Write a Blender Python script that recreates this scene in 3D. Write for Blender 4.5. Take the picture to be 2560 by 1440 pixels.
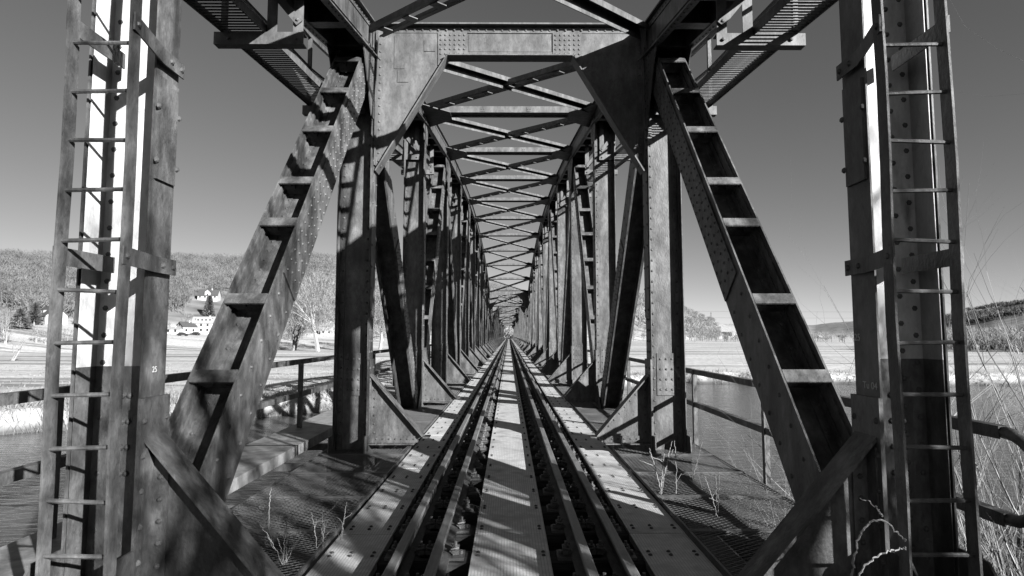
import bpy, math, random
import numpy as np
from mathutils import Vector, Matrix
R = math.radians
random.seed(7); rng = np.random.default_rng(7)
for o in list(bpy.data.objects): bpy.data.objects.remove(o)
S = bpy.context.scene
COL = S.collection

# ------------------------------------------------------------------ camera
CAMP = Vector((-0.015, 0.0, 1.45))
FPX = 1500.0
PITCH = math.atan(118/FPX); YAW = -math.atan(8/FPX)
cd = bpy.data.cameras.new('camera'); cam = bpy.data.objects.new('camera', cd); COL.objects.link(cam)
cd.sensor_width = 36; cd.lens = 36*FPX/2560; cd.clip_start = 0.05; cd.clip_end = 20000
cam.location = CAMP; cam.rotation_euler = (math.pi/2+PITCH, 0, YAW)
S.camera = cam
S.render.resolution_x = 1024; S.render.resolution_y = 576
CM = cam.rotation_euler.to_matrix()
def at(px, py, d):
    """world point seen at photo pixel (px,py), d metres ahead along the track"""
    v = CM @ Vector((px-1280, 720-py, -FPX)); return CAMP + v*(d/v.y)

# ------------------------------------------------------------------ sky and sun
SUNV = Vector((0.90, -1.0, 0.48)).normalized()        # towards the sun
SEL = math.asin(SUNV.z); SAZ = math.atan2(SUNV.x, SUNV.y)
w = bpy.data.worlds.new('World'); S.world = w; w.use_nodes = True
nt = w.node_tree; nt.nodes.clear()
sky = nt.nodes.new('ShaderNodeTexSky'); sky.sky_type = 'NISHITA'; sky.sun_disc = False
sky.sun_elevation = SEL; sky.sun_rotation = SAZ; sky.air_density = 0.8; sky.dust_density = 0.1; sky.ozone_density = 1.0
sep = nt.nodes.new('ShaderNodeSeparateColor'); bg = nt.nodes.new('ShaderNodeBackground'); wo = nt.nodes.new('ShaderNodeOutputWorld')
bg.inputs['Strength'].default_value = 0.054
nt.links.new(sky.outputs[0], sep.inputs[0]); nt.links.new(sep.outputs[0], bg.inputs[0])   # red-filter, black-and-white film
nt.links.new(bg.outputs[0], wo.inputs[0])
sd = bpy.data.lights.new('sun', 'SUN'); sun = bpy.data.objects.new('sun', sd); COL.objects.link(sun)
sd.energy = 5.0; sd.angle = R(0.5); sd.color = (1, 1, 1)
sun.rotation_euler = (-SUNV).to_track_quat('-Z', 'Y').to_euler(); sun.location = (20, -20, 20)
S.view_settings.view_transform = 'Standard'; S.view_settings.look = 'None'
S.view_settings.exposure = 1.05; S.view_settings.gamma = 1.0; S.view_settings.use_curve_mapping = False
S.render.engine = 'CYCLES'
S.cycles.max_bounces = 5; S.cycles.diffuse_bounces = 0; S.cycles.glossy_bounces = 2; S.cycles.transparent_max_bounces = 4

# ------------------------------------------------------------------ materials (black-and-white film: all greys)
def mat(name, lo, hi, rough=0.6, scale=3.0, stretch=(1, 1, 1), bump=0.0, bscale=60, contrast=(0.35, 0.65), spec=0.4, metal=0.0, dark=None, dscale=1.3, dthr=(0.55, 0.75), ribs=None, streak=0.0):
    m = bpy.data.materials.new(name); m.use_nodes = True; n = m.node_tree.nodes; L = m.node_tree.links
    b = n['Principled BSDF']; b.inputs['Roughness'].default_value = rough; b.inputs['Specular IOR Level'].default_value = spec; b.inputs['Metallic'].default_value = metal
    tc = n.new('ShaderNodeTexCoord'); mp = n.new('ShaderNodeMapping'); mp.inputs['Scale'].default_value = stretch
    L.new(tc.outputs['Object'], mp.inputs[0])
    nz = n.new('ShaderNodeTexNoise'); nz.inputs['Scale'].default_value = scale; nz.inputs['Detail'].default_value = 8; nz.inputs['Roughness'].default_value = 0.65
    L.new(mp.outputs[0], nz.inputs[0])
    cr = n.new('ShaderNodeValToRGB'); e = cr.color_ramp.elements
    e[0].position, e[1].position = contrast; e[0].color = (lo, lo, lo, 1); e[1].color = (hi, hi, hi, 1)
    L.new(nz.outputs[0], cr.inputs[0]); out = cr.outputs[0]
    if dark is not None:
        n2 = n.new('ShaderNodeTexNoise'); n2.inputs['Scale'].default_value = dscale; n2.inputs['Detail'].default_value = 5
        mp2 = n.new('ShaderNodeMapping'); mp2.inputs['Scale'].default_value = (2.2, 2.2, 0.55); mp2.inputs['Location'].default_value = (3, 7, 1)
        L.new(tc.outputs['Object'], mp2.inputs[0]); L.new(mp2.outputs[0], n2.inputs[0])
        r2 = n.new('ShaderNodeMapRange'); r2.inputs[1].default_value, r2.inputs[2].default_value = dthr
        L.new(n2.outputs[0], r2.inputs[0])
        mx = n.new('ShaderNodeMix'); mx.data_type = 'RGBA'; L.new(r2.outputs[0], mx.inputs[0]); L.new(out, mx.inputs[6]); mx.inputs[7].default_value = (dark, dark, dark, 1)
        out = mx.outputs[2]
    if streak:
        mp3 = n.new('ShaderNodeMapping'); mp3.inputs['Scale'].default_value = (6, 6, 2.6); L.new(tc.outputs['Object'], mp3.inputs[0])
        n3 = n.new('ShaderNodeTexNoise'); n3.inputs['Scale'].default_value = 1.6; n3.inputs['Detail'].default_value = 6; n3.inputs['Roughness'].default_value = .7; L.new(mp3.outputs[0], n3.inputs[0])
        n4 = n.new('ShaderNodeTexNoise'); n4.inputs['Scale'].default_value = 22; n4.inputs['Detail'].default_value = 6; L.new(tc.outputs['Object'], n4.inputs[0])
        for src, p0, p1, lo_, hi_ in ((n3.outputs[0], .42, .62, 1-streak, 1.12), (n4.outputs[0], .32, .42, 1-streak*.8, 1.0)):
            r3 = n.new('ShaderNodeMapRange'); r3.inputs[1].default_value = p0; r3.inputs[2].default_value = p1; r3.inputs[3].default_value = lo_; r3.inputs[4].default_value = hi_; L.new(src, r3.inputs[0])
            mm = n.new('ShaderNodeMix'); mm.data_type = 'RGBA'; mm.blend_type = 'MULTIPLY'; mm.inputs[0].default_value = 1; L.new(out, mm.inputs[6]); L.new(r3.outputs[0], mm.inputs[7]); out = mm.outputs[2]
    h = None
    if bump:
        nb = n.new('ShaderNodeTexNoise'); nb.inputs['Scale'].default_value = bscale; nb.inputs['Detail'].default_value = 4
        L.new(mp.outputs[0] if stretch != (1, 1, 1) else tc.outputs['Object'], nb.inputs[0]); h = nb.outputs[0]
    if ribs:
        sx = n.new('ShaderNodeSeparateXYZ'); L.new(tc.outputs['Object'], sx.inputs[0]); fac = None
        for k in (0, 1):
            mu = n.new('ShaderNodeMath'); mu.operation = 'MULTIPLY'; mu.inputs[1].default_value = math.pi*2/ribs; L.new(sx.outputs[k], mu.inputs[0])
            si = n.new('ShaderNodeMath'); si.operation = 'SINE'; L.new(mu.outputs[0], si.inputs[0])
            mr = n.new('ShaderNodeMapRange'); mr.inputs[1].default_value = -1.0; mr.inputs[2].default_value = -0.55; L.new(si.outputs[0], mr.inputs[0])
            if fac is None: fac = mr.outputs[0]
            else:
                mm = n.new('ShaderNodeMath'); mm.operation = 'MULTIPLY'; L.new(fac, mm.inputs[0]); L.new(mr.outputs[0], mm.inputs[1]); fac = mm.outputs[0]
        mx = n.new('ShaderNodeMix'); mx.data_type = 'RGBA'; L.new(fac, mx.inputs[0]); mx.inputs[6].default_value = (lo*0.7,)*3+(1,); L.new(out, mx.inputs[7]); out = mx.outputs[2]
    if h is not None:
        bn = n.new('ShaderNodeBump'); bn.inputs['Strength'].default_value = bump; bn.inputs['Distance'].default_value = 0.02
        L.new(h, bn.inputs['Height']); L.new(bn.outputs[0], b.inputs['Normal'])
    L.new(out, b.inputs['Base Color'])
    return m
def thin(m):
    n = m.node_tree.nodes; L = m.node_tree.links; b = n['Principled BSDF']; out = n['Material Output']
    tr = n.new('ShaderNodeBsdfTranslucent'); mx = n.new('ShaderNodeMixShader'); mx.inputs[0].default_value = 0.45
    src = b.inputs['Base Color'].links[0].from_socket; L.new(src, tr.inputs[0]); L.new(b.outputs[0], mx.inputs[1]); L.new(tr.outputs[0], mx.inputs[2]); L.new(mx.outputs[0], out.inputs[0])
M = {}
M['steel'] = mat('painted_steel', 0.07, 0.21, 0.5, 3.4, (1.6, 1.6, 0.6), 0.2, 40, (0.34, 0.66), 0.4, dark=0.035, dthr=(0.52, 0.74), streak=.28)
M['steel_old'] = mat('weathered_steel', 0.055, 0.22, 0.55, 5.5, (1.2, 1.2, 0.8), 0.25, 45, (0.3, 0.68), 0.45, dark=0.03, dscale=2.0, dthr=(0.46, 0.66), streak=.3)
M['steel_light'] = mat('light_painted_steel', 0.10, 0.22, 0.55, 3.2, (1.3, 1.3, .8), 0.1, 40, (0.3, 0.7), 0.4, dark=0.07, dthr=(0.58, 0.8), streak=.28)
M['rivet'] = mat('rivet_steel', 0.06, 0.14, 0.6, 12, spec=0.3)
M['white_paint'] = mat('white_paint', 0.52, 0.74, 0.5, 5, (1, 1, .35), 0.1, 50, (0.3, 0.55), 0.35, dark=0.25, dscale=3.0, dthr=(0.62, 0.74), streak=.12)
M['plate'] = mat('ribbed_deck_plate', 0.68, 0.90, 0.5, 2.2, (1.5, .5, 1), 0, 40, (0.3, 0.62), 0.5, dark=0.40, dscale=1.6, dthr=(0.52, 0.72), ribs=0.022, streak=.12)
M['grate'] = mat('galvanised_grating', 0.08, 0.15, 0.5, 3, spec=0.5)
M['rail'] = mat('rail_steel', 0.16, 0.30, 0.42, 5, (6, .5, 6), 0.15, 60, (0.3, 0.7), 0.5, dark=0.09)
M['rail_side'] = mat('rusty_rail_steel', 0.05, 0.11, 0.6, 8, (2, .8, 2), 0.2, 60)
M['clip'] = mat('fastener_steel', 0.07, 0.16, 0.5, 14, spec=0.5)
M['timber'] = mat('sleeper_timber', 0.03, 0.08, 0.85, 5, (.6, 8, 4), 0.5, 20, spec=0.15)
M['bolt'] = mat('dark_bolt', 0.05, 0.09, 0.6, 20)
M['concrete'] = mat('old_concrete', 0.22, 0.40, 0.9, 2.5, bump=0.4, bscale=30, spec=0.2, dark=0.12)
M['mark'] = mat('marking_paint', 0.75, 0.85, 0.7, 30)
M['twig'] = mat('pale_bare_twigs', 0.28, 0.5, 0.8, 6, spec=0.15)
M['twig_dark'] = mat('dark_bare_twigs', 0.12, 0.26, 0.8, 6, spec=0.15)
M['bark'] = mat('pale_bark', 0.30, 0.50, 0.85, 3, (1, 1, .3), spec=0.1)
M['forest'] = mat('bare_wood_canopy', 0.2, 0.42, 0.9, 0.05, spec=0.05, contrast=(0.35, 0.65))
M['scrub'] = mat('pale_scrub', 0.28, 0.5, 0.9, 0.15, spec=0.05)
M['conifer'] = mat('dark_conifer', 0.08, 0.18, 0.9, 0.6, spec=0.05)
M['grass'] = mat('pale_dry_grass', 0.3, 0.62, 0.9, 2.0, spec=0.1)
M['ledge'] = mat('pale_ledge_paint', 0.26, 0.42, 0.6, 3, bump=.15, bscale=30, spec=.3, dark=.16, streak=.2)
M['bright'] = mat('bright_infrared_foliage', 0.6, 0.85, 0.9, 0.4, spec=0.05)
M['wall'] = mat('white_render', 0.5, 0.62, 0.85, 0.8, spec=0.1)
M['roof'] = mat('dark_roof_tiles', 0.07, 0.12, 0.8, 2, (1, 1, 4), spec=0.15)
M['roof_light'] = mat('pale_roof_tiles', 0.32, 0.44, 0.8, 2, (1, 1, 4), spec=0.15)
M['glass'] = mat('window_glass', 0.03, 0.05, 0.1, 2, spec=0.6)
M['carpaint'] = mat('dark_car_paint', 0.03, 0.04, 0.25, 2, spec=0.6)
M['tyre'] = mat('tyre_rubber', 0.02, 0.03, 0.9, 5)
M['wood_dark'] = mat('dark_timber', 0.04, 0.08, 0.85, 3)
M['wire'] = mat('wire_metal', 0.10, 0.14, 0.5, 3)

for k_ in ('forest', 'scrub', 'grass', 'bright'): thin(M[k_])

# ------------------------------------------------------------------ mesh helpers
class MB:
    def __init__(s, mx=None): s.v = []; s.f = []; s.mx = mx; s.mi = []; s.cur = 0
    def add(s, vs, fs):
        b = len(s.v)
        s.v += [tuple(s.mx @ Vector(p)) for p in vs] if s.mx else [tuple(p) for p in vs]
        s.f += [tuple(i+b for i in f) for f in fs]; s.mi += [s.cur]*len(fs)
    def box(s, x0, x1, y0, y1, z0, z1):
        s.add([(x0,y0,z0),(x1,y0,z0),(x1,y1,z0),(x0,y1,z0),(x0,y0,z1),(x1,y0,z1),(x1,y1,z1),(x0,y1,z1)],
              [(0,3,2,1),(4,5,6,7),(0,1,5,4),(1,2,6,5),(2,3,7,6),(3,0,4,7)])
    def bar(s, a, b, wd, ht, up=(0,0,1)):
        a = Vector(a); b = Vector(b); u = (b-a).normalized(); sd_ = u.cross(Vector(up)).normalized()*wd/2; n = sd_.cross(u).normalized()*ht/2
        s.add([a-sd_-n, a+sd_-n, b+sd_-n, b-sd_-n, a-sd_+n, a+sd_+n, b+sd_+n, b-sd_+n],
              [(0,3,2,1),(4,5,6,7),(0,1,5,4),(1,2,6,5),(2,3,7,6),(3,0,4,7)])
    def prism(s, poly, axis, t0, t1):
        def P(p, t): return {'x': (t, p[0], p[1]), 'y': (p[0], t, p[1]), 'z': (p[0], p[1], t)}[axis]
        n = len(poly)
        s.add([P(p, t0) for p in poly]+[P(p, t1) for p in poly],
              [tuple(range(n-1, -1, -1)), tuple(range(n, 2*n))]+[(i, (i+1) % n, n+(i+1) % n, n+i) for i in range(n)])
    def tube(s, pts, rad, n=6, cap=True):
        rings = []; pts = [Vector(p) for p in pts]; vs = []; fs = []
        for i, p in enumerate(pts):
            u = (pts[min(i+1, len(pts)-1)]-pts[max(i-1, 0)]).normalized()
            a = u.cross(Vector((0.3, 0.2, 1)) if abs(u.z) < 0.95 else Vector((1, 0, 0.1))).normalized(); c = u.cross(a)
            r = rad[i] if isinstance(rad, (list, tuple)) else rad
            for k in range(n):
                t = 2*math.pi*k/n; vs.append(p+(a*math.cos(t)+c*math.sin(t))*r)
        for i in range(len(pts)-1):
            for k in range(n): fs.append((i*n+k, i*n+(k+1) % n, (i+1)*n+(k+1) % n, (i+1)*n+k))
        if cap: fs.append(tuple(range(n-1, -1, -1))); fs.append(tuple((len(pts)-1)*n+k for k in range(n)))
        s.add(vs, fs)
    def rivet(s, p, nrm, r=0.014):
        n = Vector(nrm).normalized(); p = Vector(p); a = n.cross(Vector((0.13, 0.4, 0.9))).normalized(); c = n.cross(a); vs = []
        for rr, hh in ((1, 0), (0.68, 0.55)):
            for k in range(6):
                t = k*math.pi/3; vs.append(p+(a*math.cos(t)+c*math.sin(t))*r*rr+n*r*hh)
        vs.append(p+n*r*0.8)
        s.add(vs, [(k, (k+1) % 6, 6+(k+1) % 6, 6+k) for k in range(6)]+[(6+k, 6+(k+1) % 6, 12) for k in range(6)])
    def mesh(s, name, mats, smooth=False):
        me = bpy.data.meshes.new(name); me.from_pydata(s.v, [], s.f)
        for m in (mats if isinstance(mats, (list, tuple)) else [mats]): me.materials.append(M[m])
        if any(s.mi): me.polygons.foreach_set('material_index', s.mi)
        if smooth: me.polygons.foreach_set('use_smooth', [True]*len(me.polygons))
        me.update(); return me
    def build(s, name, mats, parent=None, smooth=False, kind=None):
        return link(name, s.mesh(name, mats, smooth), parent, kind)
def wloc(q):
    t = Vector((0,0,0))
    while q is not None: t = t+q.location+q.matrix_parent_inverse.translation; q = q.parent
    return t
def link(name, data, parent=None, kind=None, loc=None):
    o = bpy.data.objects.new(name, data); COL.objects.link(o)
    if loc is not None: o.location = loc
    if parent is not None:
        o.parent = parent
        if loc is None: o.matrix_parent_inverse = Matrix.Translation(-wloc(parent))
    if kind: o['kind'] = kind
    return o
def tag(o, label, cat, group=None):
    o['label'] = label; o['category'] = cat
    if group: o['group'] = group
    return o
def thing(name, label, cat, loc=(0,0,0), group=None):
    return tag(link(name, None, None, None, loc), label, cat, group)
def copy_tree(o, parent=None):
    c = o.copy(); COL.objects.link(c); c.parent = parent
    if parent is not None: c.matrix_parent_inverse = o.matrix_parent_inverse.copy()
    for ch in list(o.children): copy_tree(ch, c)
    return c
def text_mesh(txt, size):
    cu = bpy.data.curves.new('t', 'FONT'); cu.body = txt; cu.size = size; cu.extrude = 0.0008
    o = bpy.data.objects.new('t', cu); COL.objects.link(o)
    me = bpy.data.meshes.new_from_object(o.evaluated_get(bpy.context.evaluated_depsgraph_get()))
    bpy.data.objects.remove(o); me.materials.clear(); me.materials.append(M['mark']); return me

# ------------------------------------------------------------------ bridge dimensions
D = 5.15; Y0 = 8.4; TX = 2.17; WID = 0.22; TX0 = 2.13; WID0 = .175     # TX0, WID0: the narrower end posts
def txn(n): return TX0 if n == -1 else TX
def widn(n): return WID0 if n == -1 else WID
LEN0 = 5.10; PITCHY = 12*D+0.7
def yn(n): return Y0+D*n if n >= 0 else Y0+LEN0*n
def zc(n): return 1.42+6.92-0.0968*(n-5)**2      # top of the arched upper chord
def zcat(n): return zc(n)-1.18 if n >= 0 else 4.77+0.56*n
NODES = range(-1, 12)

# ================================================================== terrain, river
FB = [(-600,-180),(-300,-60),(-60,20),(-31,40),(-17,48),(24,80),(60,76),(150,72),(600,40),(2000,-200)]
NB = [(-600,-320),(-300,-160),(-60,-14),(-20,12),(-6,9),(0,9),(6,9),(30,11),(60,10),(150,0),(600,-60),(2000,-400)]
# ridge table: photo column -> (ridge distance, ridge row, foot distance, foot height)
RIDGE = [(-2600,520,640,260,0),(-900,560,640,290,4),(0,560,668,290,5),(200,570,668,295,3.5),(420,600,664,290,1.5),(750,640,655,300,0),(980,700,668,310,-1),(1270,900,725,330,-3.0),
         (1590,1150,742,520,-3.2),(1700,1250,772,600,-3.2),(1790,1500,806,800,-3.2),(1860,2600,812,1500,-3),(2030,3200,812,2000,-3),(2140,2900,800,1700,-3),(2350,1700,786,700,-3.2),
         (2560,1400,762,560,-3.2),(3600,1300,748,500,-3),(6000,1300,740,500,-3)]
RA = []
for px, rd, ry, fd, fz in RIDGE:
    p = at(px, ry, 1.0); az = math.atan2(p.x-CAMP.x, 1.0); k = math.hypot(p.x-CAMP.x, 1.0)
    RA.append((az, rd, CAMP.z+rd*(p.z-CAMP.z)/k, fd, fz))
RA = np.array(RA); FBa = np.array(FB, float); NBa = np.array(NB, float)
def fbank(x):
    x = np.asarray(x, float); return np.interp(x, FBa[:,0], FBa[:,1])+1.1*np.sin(x*.31+.5)+.7*np.sin(x*.83+1.7)+.4*np.sin(x*1.9)
def sstep(a, b, x): t = np.clip((x-a)/(b-a), 0, 1); return t*t*(3-2*t)
def bumps(x, y):
    return (np.sin(x*.021+1.3)*np.cos(y*.017+.4)+.6*np.sin(x*.047+y*.031)+.4*np.sin(x*.11-y*.09+2))*.5
def ground_z(x, y):
    x = np.asarray(x, float); y = np.asarray(y, float)
    r = np.hypot(x, y); az = np.arctan2(x, y)
    rd = np.interp(az, RA[:,0], RA[:,1]); rz = np.interp(az, RA[:,0], RA[:,2]); fd = np.interp(az, RA[:,0], RA[:,3]); fz = np.interp(az, RA[:,0], RA[:,4])
    z = -3.6+0.12*bumps(x*6, y*6)*0.6
    foot = sstep(fd*0.72, fd, r); z = z+(fz+3.6)*foot
    t = np.clip((r-fd)/(rd-fd), 0, 1.6)
    prof = np.where(t < 1, 0.62*t+0.38*t*t*(3-2*t), 1-0.25*(t-1)**2)
    z = z+np.where(r > fd, (rz-fz)*prof, 0)+np.where(r > fd, bumps(x, y)*np.clip((r-fd)/200, 0, 1)*3.0, 0)
    fb = fbank(x); nb = np.interp(x, NBa[:,0], NBa[:,1])
    # far bank down into the bed, near bank up to the embankment
    s = sstep(fb-1.5, fb+4.0, y); z = np.where(y < fb+4.0, -7.2+(z+7.2)*s, z)
    emb = -1.15-1.9*sstep(5.5, 11, np.abs(x))
    near = -7.2+(emb+7.2)*(1-sstep(nb-6.5, nb+1.5, y))
    z = np.where(y < nb+1.5, np.maximum(near, -7.2), z)
    # embankment carrying the line on beyond the far end of the bridge
    e2 = sstep(250, 258, y)*(1-sstep(4, 12, np.abs(x)))*(1-sstep(420, 520, y))
    return np.where((y > 240), np.maximum(z, z*(1-e2)+e2*-0.6), z)
def gz(x, y): return float(ground_z(x, y))
def ground_at(px, py, d0=60, d1=1500):
    """where the line of sight through a photo pixel meets the ground"""
    d = d0
    while d < d1:
        p = at(px, py, d)
        if gz(p.x, p.y) >= p.z: break
        d *= 1.006
    return p
def make_ground():
    rad = np.concatenate([np.linspace(0, 30, 41), np.geomspace(30.8, 140, 110)[0:], np.geomspace(142, 1800, 90), np.geomspace(1900, 9000, 14)])
    ang = np.concatenate([np.linspace(-60, 60, 341), np.linspace(62, 298, 60)])*math.pi/180
    A, Rr = np.meshgrid(ang, rad); X = np.sin(A)*Rr; Y = np.cos(A)*Rr; Z = ground_z(X, Y)
    na, nr = len(ang), len(rad); v = np.stack([X, Y, Z], -1).reshape(-1, 3)
    i = np.arange(nr-1)[:,None]*na; j = np.arange(na)[None,:]; jn = (j+1) % na
    f = np.stack([i+j, i+jn, i+na+jn, i+na+j], -1).reshape(-1, 4)
    me = bpy.data.meshes.new('ground'); me.from_pydata(v.tolist(), [], f.tolist())
    rr = np.hypot(v[:,0], v[:,1]); az = np.arctan2(v[:,0], v[:,1]); fd = np.interp(az, RA[:,0], RA[:,3])
    wd = np.where(np.abs(v[:,0]) < 30, 0, 1)*np.where(az < .03, sstep(fd+22, fd+60, rr), .75*sstep(fd*1.02, fd*1.25, rr))
    at_ = me.attributes.new('woodland', 'FLOAT', 'POINT'); at_.data.foreach_set('value', wd.astype(np.float32)); me.polygons.foreach_set('use_smooth', [True]*len(me.polygons))
    return me
gm = bpy.data.materials.new('infrared_grassland'); gm.use_nodes = True
def ground_mat(m):
    n = m.node_tree.nodes; L = m.node_tree.links; b = n['Principled BSDF']; b.inputs['Roughness'].default_value = 0.95; b.inputs['Specular IOR Level'].default_value = 0.05
    tc = n.new('ShaderNodeTexCoord')
    def noise(sc, stretch, det=6):
        mp = n.new('ShaderNodeMapping'); mp.inputs['Scale'].default_value = stretch; L.new(tc.outputs['Object'], mp.inputs[0])
        z = n.new('ShaderNodeTexNoise'); z.inputs['Scale'].default_value = sc; z.inputs['Detail'].default_value = det; L.new(mp.outputs[0], z.inputs[0]); return z.outputs[0]
    def ramp(src, p0, c0, p1, c1):
        r = n.new('ShaderNodeValToRGB'); e = r.color_ramp.elements; e[0].position = p0; e[1].position = p1; e[0].color = (c0,c0,c0,1); e[1].color = (c1,c1,c1,1); L.new(src, r.inputs[0]); return r.outputs[0]
    a = ramp(noise(0.035, (.35, 1.6, 1)), 0.35, 0.60, 0.62, 0.82)
    c = ramp(noise(1.2, (1, 1, 1)), 0.3, 0.62, 0.62, 1.0)
    d = ramp(noise(0.11, (.08, 1.5, 1), 3), 0.38, 0.5, 0.47, 1.0)
    mx = n.new('ShaderNodeMix'); mx.data_type = 'RGBA'; mx.blend_type = 'MULTIPLY'; mx.inputs[0].default_value = 1; L.new(a, mx.inputs[6]); L.new(c, mx.inputs[7])
    m2 = n.new('ShaderNodeMix'); m2.data_type = 'RGBA'; m2.blend_type = 'MULTIPLY'; m2.inputs[0].default_value = 1; L.new(mx.outputs[2], m2.inputs[6]); L.new(d, m2.inputs[7])
    # wet earth near the waterline
    sp = n.new('ShaderNodeSeparateXYZ'); L.new(tc.outputs['Object'], sp.inputs[0])
    mr = n.new('ShaderNodeMapRange'); mr.inputs[1].default_value = -4.9; mr.inputs[2].default_value = -4.2; L.new(sp.outputs[2], mr.inputs[0])
    m3 = n.new('ShaderNodeMix'); m3.data_type = 'RGBA'; m3.inputs[6].default_value = (.12,.12,.12,1); L.new(mr.outputs[0], m3.inputs[0]); L.new(m2.outputs[2], m3.inputs[7])
    an = n.new('ShaderNodeAttribute'); an.attribute_name = 'woodland'
    m4 = n.new('ShaderNodeMix'); m4.data_type = 'RGBA'; L.new(an.outputs['Fac'], m4.inputs[0]); L.new(m3.outputs[2], m4.inputs[6]); L.new(ramp(noise(.05, (1,1,1)), .35, .16, .65, .36), m4.inputs[7])
    L.new(m4.outputs[2], b.inputs['Base Color'])
    bn = n.new('ShaderNodeBump'); bn.inputs['Strength'].default_value = 0.5; bn.inputs['Distance'].default_value = 0.15; L.new(noise(2.5, (1,1,1)), bn.inputs['Height']); L.new(bn.outputs[0], b.inputs['Normal'])
ground_mat(gm); M['ground'] = gm
gme = make_ground(); gme.materials.append(gm); link('ground', gme, None, 'structure')
wm = bpy.data.materials.new('river_water'); wm.use_nodes = True
def water_mat(m):
    n = m.node_tree.nodes; L = m.node_tree.links; b = n['Principled BSDF']
    b.inputs['Base Color'].default_value = (.085,.085,.085,1); b.inputs['Roughness'].default_value = 0.12; b.inputs['IOR'].default_value = 1.33
    tc = n.new('ShaderNodeTexCoord'); mp = n.new('ShaderNodeMapping'); mp.inputs['Scale'].default_value = (.5, 1.6, 1); mp.inputs['Rotation'].default_value = (0,0,R(-25)); L.new(tc.outputs['Object'], mp.inputs[0])
    z = n.new('ShaderNodeTexNoise'); z.inputs['Scale'].default_value = 1.6; z.inputs['Detail'].default_value = 5; z.inputs['Distortion'].default_value = 0.6; L.new(mp.outputs[0], z.inputs[0])
    bn = n.new('ShaderNodeBump'); bn.inputs['Strength'].default_value = 0.55; bn.inputs['Distance'].default_value = 0.12; L.new(z.outputs[0], bn.inputs['Height']); L.new(bn.outputs[0], b.inputs['Normal'])
water_mat(wm); M['water'] = wm
mb = MB(); mb.add([(-600,-400,-5.05),(600,-400,-5.05),(600,150,-5.05),(-600,150,-5.05)], [(0,1,2,3)])
mb.build('river_water', 'water', None, kind='structure')

# ================================================================== bridge span
def member_frame(a, b):
    """local x = across the truss, y = along a->b, z = normal in the truss plane"""
    a = Vector(a); b = Vector(b); u = (b-a).normalized(); x = Vector((1,0,0)); n = x.cross(u)
    m = Matrix((x, u, n)).transposed().to_4x4(); m.translation = a; return m, (b-a).length

def hpost(side, n, detail):
    """riveted H post: web across the track, flanges towards and away from it"""
    mb = MB(); rv = MB(); y = yn(n); zt = zc(n)-0.08; zb = -0.85; cx = side*txn(n); fw = .11 if n == -1 else .155; wy = y+(.065 if n == -1 else 0)
    ix = side*(txn(n)-widn(n)); ox = side*(txn(n)+widn(n))
    mb.box(cx-widn(n), cx+widn(n), wy-.006, wy+.006, zb, zt)
    for fx in (cx-widn(n), cx+widn(n)):
        t = 0.010 if fx > cx else -0.010
        mb.box(min(fx, fx+t), max(fx, fx+t), y-fw, y+fw, zb, zt)
        g = -1 if fx > cx else 1            # web angles
        for sy in (-1, 1):
            y1 = wy+sy*.006; y2 = wy+sy*.018; l_ = .07 if n != -1 or sy < 0 else .02
            mb.box(min(fx, fx+g*.08), max(fx, fx+g*.08), min(y1, y2), max(y1, y2), zb+.1, zt-.1)
            mb.box(min(fx, fx+g*.012), max(fx, fx+g*.012), min(y2, y2+sy*l_), max(y2, y2+sy*l_), zb+.1, zt-.1)
        if detail:
            z = zb+.95
            while z < zt-.3:
                rv.rivet((fx+g*.05, wy-.018, z), (0,-1,0), .019)
                if n != -1: rv.rivet((fx+t, y-.06, z+.07), (1 if t > 0 else -1, 0, 0), .019); rv.rivet((fx+t, y+.06, z+.07), (1 if t > 0 else -1, 0, 0), .019) if n != -1 else None
                z += .15
    # cover plates of different lengths and the splice at the foot
    i2 = ix+(-side)*.010
    for z0, z1, hw, th in ((zb, 1.12, fw+.02, .022), (1.7+.3*((n*7) % 3), zt-1.9, fw-.02, .017)):
        xa, xb = sorted((i2, i2-side*th)); mb.box(xa, xb, y-hw, y+hw, z0, z1)
        if detail:
            for z in np.arange(max(z0, 0)+.1, z1, .18 if th > .02 else .3):
                for yy in (-.1, .1): rv.rivet((i2-side*th, y+yy, z), (-side,0,0), .019)
    xa, xb = sorted((ix+side*.09, ox-side*.09)); mb.box(xa, xb, wy-.024, wy-.007, .62, 1.2)
    if detail:
        for xx in (xa+.05, (xa+xb)/2, xb-.05):
            for z in (.7, .84, .98, 1.12): rv.rivet((xx, wy-.024, z), (0,-1,0), .019)
    return mb, rv

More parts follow.
